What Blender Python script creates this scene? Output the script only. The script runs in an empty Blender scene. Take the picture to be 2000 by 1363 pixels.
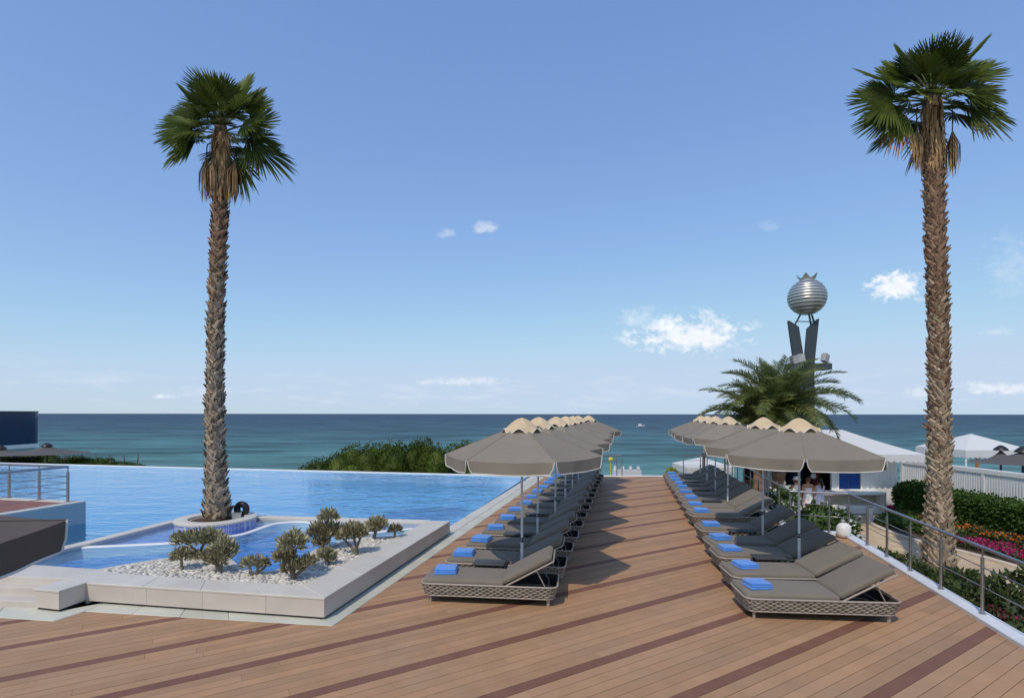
import bpy, bmesh, math, random
import numpy as np
from mathutils import Vector, Matrix, Quaternion, noise as mnoise

R = math.radians
rnd = random.Random(7)
nrs = np.random.RandomState(11)
scene = bpy.context.scene
C = scene.collection

# ------------------------------------------------------------------ camera
CAM_H, FPX, HOR = 2.7, 1060.0, 808.0      # eye height in metres, focal length and horizon row in photo pixels
cam = bpy.data.cameras.new('Camera')
cam.sensor_width = 36.0
cam.lens = 36.0 * FPX / 2000.0
cam.shift_y = (HOR - 681.5) / 2000.0
cam.clip_start = 0.05
cam.clip_end = 40000
co = bpy.data.objects.new('Camera', cam)
co.location = (0, 0, CAM_H)
co.rotation_euler = (R(90), R(-0.06), 0)
C.objects.link(co)
scene.camera = co

# ------------------------------------------------------------------ light and sky
SUN_DIR = Vector((0.74, 1.36, -2.02)).normalized()
sun = bpy.data.lights.new('sun', 'SUN')
sun.energy = 2.15
sun.angle = R(0.6)
sun.color = (1.0, 0.90, 0.77)
so = bpy.data.objects.new('sun', sun)
so.rotation_euler = SUN_DIR.to_track_quat('-Z', 'Y').to_euler()
so.location = (-20, -20, 40)
C.objects.link(so)

world = bpy.data.worlds.new('World')
scene.world = world
world.use_nodes = True
wn, wl = world.node_tree.nodes, world.node_tree.links
wn.clear()
def wnode(t, **k):
    n = wn.new(t)
    for a, b in k.items():
        setattr(n, a, b)
    return n
def wmath(op, a, b=None, c=None, clamp=False):
    n = wn.new('ShaderNodeMath'); n.operation = op; n.use_clamp = clamp
    for i, x in enumerate((a, b, c)):
        if x is None: continue
        if isinstance(x, (int, float)): n.inputs[i].default_value = x
        else: wl.new(x, n.inputs[i])
    return n.outputs[0]
sky = wnode('ShaderNodeTexSky', sky_type='NISHITA', sun_disc=False)
sky.sun_elevation = math.asin(-SUN_DIR.z)
sky.sun_rotation = R(208.5)
sky.altitude = 0
sky.air_density = 1.0
sky.dust_density = 0.3
sky.ozone_density = 6.0
tc = wnode('ShaderNodeTexCoord')
sep = wnode('ShaderNodeSeparateXYZ'); wl.new(tc.outputs['Generated'], sep.inputs[0])
DX, DY, DZ = sep.outputs
# small fair-weather clouds, placed by compass direction (slope to the side, slope upwards)
ysafe = wmath('MAXIMUM', DY, 0.02)
A = wmath('DIVIDE', DX, ysafe)
E = wmath('DIVIDE', DZ, ysafe)
comb = wnode('ShaderNodeCombineXYZ'); wl.new(A, comb.inputs[0]); wl.new(E, comb.inputs[1])
def wnoise(vec, scale, detail, rough=0.55, sx=1, sy=1, off=(0, 0, 0)):
    mp = wnode('ShaderNodeMapping'); wl.new(vec, mp.inputs[0])
    mp.inputs['Scale'].default_value = (sx, sy, 1); mp.inputs['Location'].default_value = off
    n = wnode('ShaderNodeTexNoise'); wl.new(mp.outputs[0], n.inputs['Vector'])
    n.inputs['Scale'].default_value = scale; n.inputs['Detail'].default_value = detail
    n.inputs['Roughness'].default_value = rough
    return n.outputs['Fac']
puff = wnoise(comb.outputs[0], 26, 9, 0.6, 1, 1.5)
fine = wnoise(comb.outputs[0], 70, 8, 0.6, 1, 1.3, (3, 1, 0))
def cloud(px, py, wx, wy, amt, soft=0.5):
    a0, e0 = (px - 1000) / FPX, (HOR - py) / FPX
    da = wmath('DIVIDE', wmath('SUBTRACT', A, a0), wx / FPX)
    de = wmath('DIVIDE', wmath('SUBTRACT', E, e0), wy / FPX)
    # flatter underneath than on top
    de = wmath('MULTIPLY', de, wmath('ADD', 1.0, wmath('MULTIPLY', wmath('LESS_THAN', de, 0.0), 0.5)))
    r2 = wmath('ADD', wmath('MULTIPLY', da, da), wmath('MULTIPLY', de, de))
    body = wmath('SUBTRACT', 1.0, wmath('SQRT', r2))
    n = wmath('ADD', wmath('MULTIPLY', wmath('SUBTRACT', puff, 0.5), 2.6), wmath('MULTIPLY', wmath('SUBTRACT', fine, 0.5), 1.5))
    v = wmath('ADD', wmath('MULTIPLY', body, 1.0), n)
    v = wmath('MULTIPLY', v, 1.0 / soft, clamp=True)
    inside = wmath('MULTIPLY', wmath('ADD', body, 0.45), 2.0, clamp=True)
    return wmath('MULTIPLY', wmath('MULTIPLY', v, inside), amt)
parts = [cloud(1345, 658, 125, 50, 0.88, 0.75), cloud(1255, 625, 55, 32, 0.42, 1.2), cloud(1752, 562, 62, 40, 0.9, 0.6),
         cloud(945, 447, 26, 17, 0.45, 1.0), cloud(876, 458, 22, 12, 0.38, 1.0), cloud(1505, 443, 26, 16, 0.2, 1.2),
         cloud(1985, 530, 75, 80, 0.28, 1.4), cloud(905, 746, 120, 11, 0.42, 0.8), cloud(322, 775, 32, 8, 0.5, 0.7),
         cloud(1950, 758, 120, 16, 0.55, 0.8), cloud(1950, 648, 40, 10, 0.25, 1.0), cloud(1790, 768, 40, 14, 0.4, 0.8)]
tot = parts[0]
for p_ in parts[1:]:
    tot = wmath('MAXIMUM', tot, p_)
# faint broken bank just above the horizon, all the way round
bank = wnoise(tc.outputs['Generated'], 9, 8, 0.62, 1, 1, (0, 0, 0))
mpb = wnode('ShaderNodeMapping'); wl.new(tc.outputs['Generated'], mpb.inputs[0]); mpb.inputs['Scale'].default_value = (1, 1, 5)
nb = wnode('ShaderNodeTexNoise'); wl.new(mpb.outputs[0], nb.inputs['Vector'])
nb.inputs['Scale'].default_value = 11; nb.inputs['Detail'].default_value = 9; nb.inputs['Roughness'].default_value = 0.62
bm_ = wmath('MULTIPLY', wmath('SUBTRACT', nb.outputs['Fac'], 0.50), 4.0, clamp=True)
lowb = wmath('MULTIPLY', wmath('SUBTRACT', 0.085, DZ), 22.0, clamp=True)
upb = wmath('MULTIPLY', wmath('SUBTRACT', DZ, 0.004), 60.0, clamp=True)
bankv = wmath('MULTIPLY', wmath('MULTIPLY', wmath('MULTIPLY', bm_, lowb), upb), 0.30)
tot = wmath('MAXIMUM', tot, bankv)
shade = wmath('ADD', 0.82, wmath('MULTIPLY', fine, 0.36))
ccol = wnode('ShaderNodeMix', data_type='RGBA', blend_type='MULTIPLY')
ccol.inputs[0].default_value = 1.0
ccol.inputs[6].default_value = (6.6, 6.75, 7.0, 1)
shc = wnode('ShaderNodeCombineColor')
for i in range(3): wl.new(shade, shc.inputs[i])
wl.new(shc.outputs[0], ccol.inputs[7])
mixc = wnode('ShaderNodeMix', data_type='RGBA')
# the camera's softer tone curve for the sky, channel by channel
SKY_S = 0.13
sks = wnode('ShaderNodeSeparateColor'); wl.new(sky.outputs[0], sks.inputs[0])
skc = wnode('ShaderNodeCombineColor')
for i, (c0, ee) in enumerate(((0.45, 0.67), (0.62, 0.64), (0.81, 0.44))):
    val = wmath('MULTIPLY', wmath('POWER', sks.outputs[i], ee), c0 ** (1 - ee) * SKY_S ** ee / SKY_S)
    wl.new(wmath('SMOOTH_MIN', val, (3.75, 4.65, 5.9)[i], 1.2), skc.inputs[i])
wl.new(tot, mixc.inputs[0]); wl.new(skc.outputs[0], mixc.inputs[6]); wl.new(ccol.outputs[2], mixc.inputs[7])
bg = wnode('ShaderNodeBackground'); bg.inputs['Strength'].default_value = 0.121
wl.new(mixc.outputs[2], bg.inputs['Color'])
wo = wnode('ShaderNodeOutputWorld'); wl.new(bg.outputs[0], wo.inputs['Surface'])

vs = scene.view_settings
scene.display_settings.display_device = 'sRGB'
vs.view_transform = 'Standard'; vs.look = 'None'; vs.gamma = 1.0; vs.exposure = 0.26
vs.use_curve_mapping = False
scene.cycles.max_bounces = 8
scene.cycles.transparent_max_bounces = 12

# ------------------------------------------------------------------ helpers
def G(px, py, z=0.0):
    """Point of the level plane z that the photograph shows at this pixel."""
    y = FPX * (CAM_H - z) / (py - HOR)
    return Vector(((px - 1000) / FPX * y, y, z))
def atY(px, py, y):
    return Vector(((px - 1000) / FPX * y, y, CAM_H - (py - HOR) * y / FPX))

class MB:
    def __init__(s):
        s.v, s.f, s.m = [], [], []
    def add(s, verts, faces, mi=0):
        o = len(s.v)
        s.v += [tuple(p) for p in verts]
        s.f += [tuple(i + o for i in f) for f in faces]
        s.m += [mi] * len(faces)
        return s
    def box(s, c, size, rz=0.0, mi=0, top=(1, 1), M=None):
        x, y, z = [d / 2 for d in size]
        pts = [(-x, -y, -z), (x, -y, -z), (x, y, -z), (-x, y, -z)]
        pts += [(a * top[0], b * top[1], z) for a, b in ((-x, -y), (x, -y), (x, y), (-x, y))]
        m = (M if M is not None else Matrix.Rotation(rz, 4, 'Z'))
        pts = [(m @ Vector(p)) + Vector(c) for p in pts]
        return s.add(pts, [(0, 3, 2, 1), (4, 5, 6, 7), (0, 1, 5, 4), (1, 2, 6, 5), (2, 3, 7, 6), (3, 0, 4, 7)], mi)
    def prism(s, poly, z0, z1, mi=0, bevel=0.0, bottom=True):
        """poly: list of (x,y), counter-clockwise; z0,z1 numbers."""
        a = sum(poly[i][0] * poly[(i + 1) % len(poly)][1] - poly[(i + 1) % len(poly)][0] * poly[i][1] for i in range(len(poly)))
        if a < 0: poly = poly[::-1]
        n = len(poly)
        if bevel:
            cx = sum(p[0] for p in poly) / n; cy = sum(p[1] for p in poly) / n
            ins = []
            for i in range(n):
                p, q, r_ = Vector(poly[i - 1][:2]), Vector(poly[i][:2]), Vector(poly[(i + 1) % n][:2])
                d1 = (q - p).normalized(); d2 = (r_ - q).normalized()
                n1 = Vector((-d1.y, d1.x)); n2 = Vector((-d2.y, d2.x))
                b = n1 + n2
                k = bevel / max(0.3, b.dot(n1))
                ins.append((q.x + b.x * k, q.y + b.y * k))
            vs_ = [(p[0], p[1], z0) for p in poly] + [(p[0], p[1], z1 - bevel) for p in poly] + [(p[0], p[1], z1) for p in ins]
            fs = [tuple(range(2 * n, 3 * n))]
            for i in range(n):
                j = (i + 1) % n
                fs += [(i, j, n + j, n + i), (n + i, n + j, 2 * n + j, 2 * n + i)]
        else:
            vs_ = [(p[0], p[1], z0) for p in poly] + [(p[0], p[1], z1) for p in poly]
            fs = [tuple(range(n, 2 * n))] + [(i, (i + 1) % n, n + (i + 1) % n, n + i) for i in range(n)]
        if bottom: fs.append(tuple(range(n))[::-1])
        return s.add(vs_, fs, mi)
    def tube(s, path, r, n=8, closed=False, caps=True, mi=0, flat=1.0):
        P = [Vector(p) for p in path]
        k = len(P)
        rr = r if isinstance(r, (list, tuple)) else [r] * k
        rings = []
        up = None
        for i in range(k):
            if closed: t = P[(i + 1) % k] - P[i - 1]
            else: t = P[min(i + 1, k - 1)] - P[max(i - 1, 0)]
            t.normalize()
            if up is None:
                up = Vector((0, 0, 1)) if abs(t.z) < 0.9 else Vector((1, 0, 0))
            up = (up - t * up.dot(t))
            if up.length < 1e-5: up = t.orthogonal()
            up.normalize()
            sd = t.cross(up)
            rings.append([P[i] + (up * math.cos(2 * math.pi * j / n) * flat + sd * math.sin(2 * math.pi * j / n)) * rr[i] for j in range(n)])
        vs_ = [p for ring in rings for p in ring]
        fs = []
        for i in range(k if closed else k - 1):
            a, b = i * n, ((i + 1) % k) * n
            for j in range(n):
                j2 = (j + 1) % n
                fs.append((a + j, b + j, b + j2, a + j2))
        if caps and not closed:
            fs.append(tuple(range(n))); fs.append(tuple(range((k - 1) * n, k * n))[::-1])
        return s.add(vs_, fs, mi)
    def lathe(s, prof, n=24, c=(0, 0, 0), mi=0):
        c = Vector(c)
        vs_, fs = [], []
        for r, z in prof:
            for j in range(n):
                a = 2 * math.pi * j / n
                vs_.append((c.x + r * math.cos(a), c.y + r * math.sin(a), c.z + z))
        for i in range(len(prof) - 1):
            for j in range(n):
                j2 = (j + 1) % n
                fs.append((i * n + j, i * n + j2, (i + 1) * n + j2, (i + 1) * n + j))
        if prof[0][0] > 1e-6: fs.append(tuple(range(n))[::-1])
        if prof[-1][0] > 1e-6: fs.append(tuple(range((len(prof) - 1) * n, len(prof) * n)))
        return s.add(vs_, fs, mi)
    def mesh(s, name, mats, smooth=0):
        me = bpy.data.meshes.new(name)
        me.from_pydata(s.v, [], s.f)
        for m in (mats if isinstance(mats, (list, tuple)) else [mats]): me.materials.append(m)
        if any(s.m): me.polygons.foreach_set('material_index', s.m)
        if smooth:
            me.polygons.foreach_set('use_smooth', [True] * len(me.polygons))
            me.set_sharp_from_angle(angle=R(smooth))
        me.update()
        return me
    def build(s, name, mats, parent=None, smooth=0, loc=None):
        return put(name, s.mesh(name, mats, smooth), parent, loc)

def put(name, me, parent=None, loc=None):
    o = bpy.data.objects.new(name, me)
    C.objects.link(o)
    if parent is not None: o.parent = parent
    if loc is not None: o.location = loc
    return o
def tag(o, label, cat, group=None):
    o['label'] = label; o['category'] = cat
    if group: o['group'] = group
    return o
def thing(name, label, cat, loc=(0, 0, 0), rz=0.0, group=None):
    o = bpy.data.objects.new(name, None)
    o.empty_display_size = 0.1
    C.objects.link(o)
    o.location = loc; o.rotation_euler = (0, 0, rz)
    return tag(o, label, cat, group)
def struct(o, kind='structure'):
    o['kind'] = kind
    return o
def copy_tree(o, parent=None):
    kids = list(o.children)
    c = o.copy(); C.objects.link(c); c.parent = parent
    for ch in kids: copy_tree(ch, c)
    return c
def rounded_box(name, size, r, mats, seg=3, puff=0.0, cuts=0):
    bm = bmesh.new()
    bmesh.ops.create_cube(bm, size=1.0)
    bmesh.ops.scale(bm, vec=size, verts=bm.verts)
    bmesh.ops.bevel(bm, geom=list(bm.edges), offset=r, segments=seg, affect='EDGES', profile=0.5)
    if cuts:
        for ax in (0, 1):
            for k in range(1, cuts + 1):
                pos = (k / (cuts + 1) - 0.5) * (size[ax] - 2 * r)
                nv = [0, 0, 0]; nv[ax] = 1
                pc = [0, 0, 0]; pc[ax] = pos
                bmesh.ops.bisect_plane(bm, geom=bm.verts[:] + bm.edges[:] + bm.faces[:], plane_co=pc, plane_no=nv)
        for v in bm.verts:
            if v.co.z > 0:
                fx = 1 - (2 * v.co.x / size[0]) ** 2; fy = 1 - (2 * v.co.y / size[1]) ** 2
                v.co.z += puff * max(0, fx) ** 0.5 * max(0, fy) ** 0.5 + 0.004 * mnoise.noise(v.co * 5)
    me = bpy.data.meshes.new(name)
    bm.to_mesh(me); bm.free()
    me.materials.append(mats)
    me.polygons.foreach_set('use_smooth', [True] * len(me.polygons))
    me.set_sharp_from_angle(angle=R(50))
    return me

# ------------------------------------------------------------------ materials
def lin(r, g, b):
    f = lambda c: c / 12.92 if c <= 0.04045 else ((c + 0.055) / 1.055) ** 2.4
    return (f(r / 255), f(g / 255), f(b / 255))
def mk(name, col, rough=0.6, col2=None, var=0.12, scale=6.0, bump=0.0, bscale=60.0, metal=0.0, spec=0.4,
       objrand=0.0, islrand=0.0, stretch=(1, 1, 1), transl=0.0, coords='Object', sheen=0.0, dirt=None, dirt_scale=1.5, dirt_amt=0.5):
    m = bpy.data.materials.new(name); m.use_nodes = True
    nt = m.node_tree; N, L = nt.nodes, nt.links
    b = N['Principled BSDF']
    b.inputs['Roughness'].default_value = rough
    b.inputs['Metallic'].default_value = metal
    b.inputs['Specular IOR Level'].default_value = spec
    if sheen: b.inputs['Sheen Weight'].default_value = sheen
    t = N.new('ShaderNodeTexCoord')
    mp = N.new('ShaderNodeMapping'); mp.inputs['Scale'].default_value = stretch
    if coords == 'World':
        g = N.new('ShaderNodeNewGeometry'); L.new(g.outputs['Position'], mp.inputs[0])
    else:
        L.new(t.outputs[coords], mp.inputs[0])
    n = N.new('ShaderNodeTexNoise'); n.inputs['Scale'].default_value = scale; n.inputs['Detail'].default_value = 6
    n.inputs['Roughness'].default_value = 0.62
    L.new(mp.outputs[0], n.inputs['Vector'])
    if objrand and coords == 'Object':
        oi0 = N.new('ShaderNodeObjectInfo')
        vm = N.new('ShaderNodeVectorMath'); vm.operation = 'ADD'
        ml = N.new('ShaderNodeMath'); ml.operation = 'MULTIPLY'; ml.inputs[1].default_value = 37.0
        L.new(oi0.outputs['Random'], ml.inputs[0])
        L.new(mp.outputs[0], vm.inputs[0]); L.new(ml.outputs[0], vm.inputs[1]); L.new(vm.outputs[0], n.inputs['Vector'])
    mx = N.new('ShaderNodeMix'); mx.data_type = 'RGBA'
    c1 = col; c2 = col2
    if c2 is None:
        c1 = tuple(c * (1 - var) for c in col); c2 = tuple(min(1, c * (1 + var)) for c in col)
    mx.inputs[6].default_value = (*c1, 1); mx.inputs[7].default_value = (*c2, 1)
    rp = N.new('ShaderNodeMapRange'); rp.inputs[1].default_value = 0.3; rp.inputs[2].default_value = 0.7
    L.new(n.outputs['Fac'], rp.inputs[0]); L.new(rp.outputs[0], mx.inputs[0])
    out = mx.outputs[2]
    if dirt is not None:
        nd = N.new('ShaderNodeTexNoise'); nd.inputs['Scale'].default_value = dirt_scale; nd.inputs['Detail'].default_value = 9
        nd.inputs['Roughness'].default_value = 0.7
        L.new(mp.outputs[0], nd.inputs['Vector'])
        rd = N.new('ShaderNodeMapRange'); rd.inputs[1].default_value = 0.45; rd.inputs[2].default_value = 0.75
        rd.inputs[4].default_value = dirt_amt
        L.new(nd.outputs['Fac'], rd.inputs[0])
        md = N.new('ShaderNodeMix'); md.data_type = 'RGBA'; md.inputs[7].default_value = (*dirt, 1)
        L.new(rd.outputs[0], md.inputs[0]); L.new(out, md.inputs[6]); out = md.outputs[2]
    def mulrand(out, src, amt):
        r_ = N.new('ShaderNodeMapRange'); r_.inputs[3].default_value = 1 - amt; r_.inputs[4].default_value = 1 + amt
        L.new(src, r_.inputs[0])
        h = N.new('ShaderNodeHueSaturation'); L.new(out, h.inputs['Color']); L.new(r_.outputs[0], h.inputs['Value'])
        return h.outputs[0]
    if objrand:
        oi = N.new('ShaderNodeObjectInfo'); out = mulrand(out, oi.outputs['Random'], objrand)
    if islrand:
        ge = N.new('ShaderNodeNewGeometry'); out = mulrand(out, ge.outputs['Random Per Island'], islrand)
    L.new(out, b.inputs['Base Color'])
    if bump:
        nb_ = N.new('ShaderNodeTexNoise'); nb_.inputs['Scale'].default_value = bscale; nb_.inputs['Detail'].default_value = 5
        L.new(mp.outputs[0], nb_.inputs['Vector'])
        bp = N.new('ShaderNodeBump'); bp.inputs['Strength'].default_value = bump; bp.inputs['Distance'].default_value = 0.02
        L.new(nb_.outputs['Fac'], bp.inputs['Height']); L.new(bp.outputs[0], b.inputs['Normal'])
    if transl:
        tr = N.new('ShaderNodeBsdfTranslucent'); L.new(out, tr.inputs['Color'])
        ms = N.new('ShaderNodeMixShader'); ms.inputs[0].default_value = transl
        L.new(b.outputs[0], ms.inputs[1]); L.new(tr.outputs[0], ms.inputs[2])
        L.new(ms.outputs[0], N['Material Output'].inputs['Surface'])
    return m

def water_mat(name, tint, scale, strength, stretch=(1, 1, 1), rot=0.0):
    m = bpy.data.materials.new(name); m.use_nodes = True
    N, L = m.node_tree.nodes, m.node_tree.links
    N.remove(N['Principled BSDF'])
    t = N.new('ShaderNodeNewGeometry')
    mp = N.new('ShaderNodeMapping'); mp.inputs['Scale'].default_value = stretch; mp.inputs['Rotation'].default_value = (0, 0, rot)
    L.new(t.outputs['Position'], mp.inputs[0])
    n1 = N.new('ShaderNodeTexNoise'); n1.inputs['Scale'].default_value = scale; n1.inputs['Detail'].default_value = 4
    n1.inputs['Distortion'].default_value = 0.6
    n2 = N.new('ShaderNodeTexNoise'); n2.inputs['Scale'].default_value = scale * 0.28; n2.inputs['Detail'].default_value = 3
    L.new(mp.outputs[0], n1.inputs['Vector']); L.new(mp.outputs[0], n2.inputs['Vector'])
    ad = N.new('ShaderNodeMath'); ad.operation = 'MULTIPLY_ADD'; ad.inputs[1].default_value = 1.6
    L.new(n2.outputs['Fac'], ad.inputs[0]); L.new(n1.outputs['Fac'], ad.inputs[2])
    bp = N.new('ShaderNodeBump'); bp.inputs['Strength'].default_value = strength; bp.inputs['Distance'].default_value = 0.06
    L.new(ad.outputs[0], bp.inputs['Height'])
    fr = N.new('ShaderNodeFresnel'); fr.inputs['IOR'].default_value = 1.33; L.new(bp.outputs[0], fr.inputs['Normal'])
    gl = N.new('ShaderNodeBsdfGlossy'); gl.inputs['Roughness'].default_value = 0.03; L.new(bp.outputs[0], gl.inputs['Normal'])
    gl.inputs['Color'].default_value = (0.9, 0.95, 1, 1)
    tr = N.new('ShaderNodeBsdfTransparent'); tr.inputs['Color'].default_value = (*tint, 1)
    ms = N.new('ShaderNodeMixShader')
    L.new(fr.outputs[0], ms.inputs[0]); L.new(tr.outputs[0], ms.inputs[1]); L.new(gl.outputs[0], ms.inputs[2])
    L.new(ms.outputs[0], N['Material Output'].inputs['Surface'])
    return m

def mosaic_mat(name, c1, c2, grout, size):
    m = bpy.data.materials.new(name); m.use_nodes = True
    N, L = m.node_tree.nodes, m.node_tree.links
    b = N['Principled BSDF']; b.inputs['Roughness'].default_value = 0.25
    t = N.new('ShaderNodeTexCoord')
    mp = N.new('ShaderNodeMapping'); mp.inputs['Rotation'].default_value = (0, 0, R(12.5))
    L.new(t.outputs['Object'], mp.inputs[0])
    v = N.new('ShaderNodeTexVoronoi'); v.distance = 'CHEBYCHEV'; v.inputs['Randomness'].default_value = 0.0
    v.inputs['Scale'].default_value = 1 / size
    L.new(mp.outputs[0], v.inputs['Vector'])
    wn_ = N.new('ShaderNodeTexWhiteNoise'); wn_.noise_dimensions = '3D'
    L.new(v.outputs['Position'], wn_.inputs['Vector'])
    mx = N.new('ShaderNodeMix'); mx.data_type = 'RGBA'; mx.inputs[6].default_value = (*c1, 1); mx.inputs[7].default_value = (*c2, 1)
    L.new(wn_.outputs['Value'], mx.inputs[0])
    gt = N.new('ShaderNodeMath'); gt.operation = 'GREATER_THAN'; gt.inputs[1].default_value = 0.43
    L.new(v.outputs['Distance'], gt.inputs[0])
    m2 = N.new('ShaderNodeMix'); m2.data_type = 'RGBA'; m2.inputs[7].default_value = (*grout, 1)
    L.new(gt.outputs[0], m2.inputs[0]); L.new(mx.outputs[2], m2.inputs[6])
    L.new(m2.outputs[2], b.inputs['Base Color'])
    return m

M = {}
M['board'] = mk('composite_board', (0.378, 0.216, 0.110), 0.62, col2=(0.445, 0.258, 0.137), scale=3.0, stretch=(1, 1, 1), bump=0.25, bscale=90, objrand=0.10, coords='World', spec=0.3, dirt=(0.33, 0.215, 0.135), dirt_scale=0.9, dirt_amt=0.75)
M['board_dark'] = mk('dark_composite_board', (0.18, 0.080, 0.050), 0.6, col2=(0.225, 0.104, 0.066), scale=3.0, bump=0.25, bscale=90, objrand=0.06, coords='World', spec=0.3)
M['joist'] = mk('dark_subfloor', (0.07, 0.045, 0.032), 0.9)
M['stone'] = mk('pale_limestone', (0.53, 0.462, 0.395), 0.6, col2=(0.61, 0.545, 0.475), scale=1.6, bump=0.08, bscale=45, objrand=0.05, coords='World', spec=0.3, dirt=(0.44, 0.39, 0.33), dirt_scale=1.3, dirt_amt=0.45)
M['stone_top'] = mk('honed_limestone', (0.545, 0.50, 0.425), 0.5, col2=(0.63, 0.585, 0.505), scale=1.8, bump=0.05, bscale=40, objrand=0.04, coords='World', spec=0.35, dirt=(0.46, 0.43, 0.38), dirt_scale=2.0, dirt_amt=0.4)
M['stone_strip'] = mk('greenish_limestone', (0.50, 0.50, 0.41), 0.6, col2=(0.58, 0.575, 0.49), scale=1.4, bump=0.05, bscale=40, objrand=0.06, coords='World', dirt=(0.38, 0.37, 0.29), dirt_scale=1.7, dirt_amt=0.5)
M['kerb'] = mk('white_marble_kerb', (0.66, 0.67, 0.68), 0.45, var=0.05, scale=2, objrand=0.03, coords='World', dirt=(0.52, 0.52, 0.5), dirt_scale=2.5, dirt_amt=0.4)
M['white'] = mk('white_paint', (0.78, 0.77, 0.74), 0.5, var=0.04, scale=3, coords='World', dirt=(0.62, 0.6, 0.55), dirt_scale=1.5, dirt_amt=0.3)
M['canvas'] = mk('white_canvas', (0.80, 0.80, 0.79), 0.8, var=0.03, scale=4, coords='World', transl=0.25)
M['render'] = mk('grey_render', (0.36, 0.42, 0.44), 0.7, var=0.06, scale=2, coords='World', dirt=(0.28, 0.32, 0.33), dirt_scale=1.0)
M['terracotta'] = mk('terracotta_floor', (0.24, 0.095, 0.06), 0.6, var=0.15, scale=4, coords='World')
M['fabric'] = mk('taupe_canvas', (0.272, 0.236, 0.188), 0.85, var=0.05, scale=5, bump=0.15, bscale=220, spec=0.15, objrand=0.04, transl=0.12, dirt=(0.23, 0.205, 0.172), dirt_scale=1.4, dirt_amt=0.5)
M['fabric_shaded'] = mk('shaded_brown_canvas', (0.125, 0.104, 0.088), 0.85, var=0.06, scale=5, bump=0.15, bscale=220, spec=0.15, transl=0.05)  # darker copy of the taupe canvas, shade put into its colour
M['cap'] = mk('beige_canvas', (0.66, 0.50, 0.31), 0.85, col2=(0.74, 0.58, 0.38), scale=3, bump=0.1, bscale=200, spec=0.15, objrand=0.05, transl=0.15)
M['piping'] = mk('white_piping', (0.68, 0.66, 0.60), 0.6, var=0.03)
M['alu'] = mk('brushed_aluminium', (0.66, 0.67, 0.69), 0.45, var=0.05, metal=0.15, spec=0.5)
M['steel'] = mk('stainless_steel', (0.42, 0.40, 0.39), 0.3, var=0.08, metal=0.9, scale=12)
M['black'] = mk('black_plastic', (0.02, 0.02, 0.022), 0.45, var=0.2)
M['cushion'] = mk('taupe_cushion', (0.178, 0.152, 0.119), 0.88, col2=(0.208, 0.178, 0.140), scale=3.0, bump=0.2, bscale=260, spec=0.12, objrand=0.06, sheen=0.15)
M['rope'] = mk('taupe_rope', (0.27, 0.225, 0.175), 0.75, col2=(0.37, 0.315, 0.25), scale=14, bump=0.4, bscale=240, spec=0.2, islrand=0.14)
M['frame'] = mk('taupe_frame', (0.36, 0.30, 0.25), 0.45, var=0.05, spec=0.4)
M['dark_mesh'] = mk('dark_sling_mesh', (0.035, 0.03, 0.026), 0.8, var=0.2, scale=40)  # dark mesh of the lounger lining and sofa seat
M['table'] = mk('charcoal_table', (0.055, 0.055, 0.06), 0.5, var=0.1, spec=0.4)
M['towel'] = mk('blue_towel', (0.075, 0.27, 0.78), 0.92, col2=(0.115, 0.35, 0.86), scale=9, bump=0.7, bscale=230, spec=0.1, objrand=0.05, sheen=0.3)
M['pool_tile'] = mosaic_mat('blue_pool_mosaic', (0.12, 0.38, 0.64), (0.19, 0.49, 0.76), (0.28, 0.52, 0.72), 0.05)
M['kid_tile'] = mosaic_mat('lavender_mosaic', (0.15, 0.18, 0.55), (0.24, 0.27, 0.68), (0.36, 0.38, 0.70), 0.05)
M['deep_tile'] = mosaic_mat('deep_blue_mosaic', (0.02, 0.17, 0.48), (0.05, 0.25, 0.60), (0.12, 0.32, 0.60), 0.05)
M['ring_tile'] = mosaic_mat('violet_white_mosaic', (0.10, 0.12, 0.42), (0.34, 0.36, 0.66), (0.62, 0.62, 0.72), 0.030)
M['pool_water'] = water_mat('pool_water', (0.66, 0.88, 0.97), 2.6, 0.55, (0.8, 1.5, 1), R(12))
M['kid_water'] = water_mat('shallow_water', (0.66, 0.86, 0.97), 3.0, 0.45, (0.9, 1.4, 1), R(-10))
M['pebble'] = mk('white_pebble', (0.56, 0.525, 0.455), 0.55, var=0.08, scale=3, islrand=0.28)
M['soil'] = mk('brown_soil', (0.075, 0.045, 0.028), 0.95, var=0.4, scale=14, bump=0.6, bscale=30)
M['rock'] = mk('grey_rock', (0.36, 0.36, 0.36), 0.8, var=0.25, scale=6, bump=0.5, bscale=12)
M['paving'] = mk('sandstone_paving', (0.47, 0.35, 0.22), 0.75, col2=(0.58, 0.45, 0.30), scale=1.2, bump=0.2, bscale=20, coords='World', dirt=(0.38, 0.28, 0.18), dirt_scale=0.9)
M['sandstone'] = mk('sandstone_edge', (0.62, 0.53, 0.42), 0.7, var=0.1, scale=3, bump=0.15, bscale=20, objrand=0.08)
M['bark'] = mk('palm_fibre', (0.075, 0.045, 0.027), 0.95, col2=(0.14, 0.088, 0.052), scale=9, bump=0.8, bscale=35, stretch=(1, 1, 0.35))
M['boot'] = mk('palm_leaf_base', (0.23, 0.165, 0.105), 0.85, col2=(0.46, 0.36, 0.25), scale=5, bump=0.5, bscale=30, objrand=0.32, islrand=0.3)
M['boot_red'] = mk('reddish_leaf_base', (0.17, 0.088, 0.05), 0.85, col2=(0.32, 0.20, 0.125), scale=5, bump=0.5, bscale=30, objrand=0.3, islrand=0.3)
M['fan'] = mk('fan_palm_green', (0.062, 0.096, 0.014), 0.5, col2=(0.135, 0.165, 0.03), scale=2.0, spec=0.22, objrand=0.35, transl=0.22)
M['fan_young'] = mk('young_fan_green', (0.085, 0.14, 0.02), 0.45, col2=(0.13, 0.19, 0.035), scale=2, transl=0.25)
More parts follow.
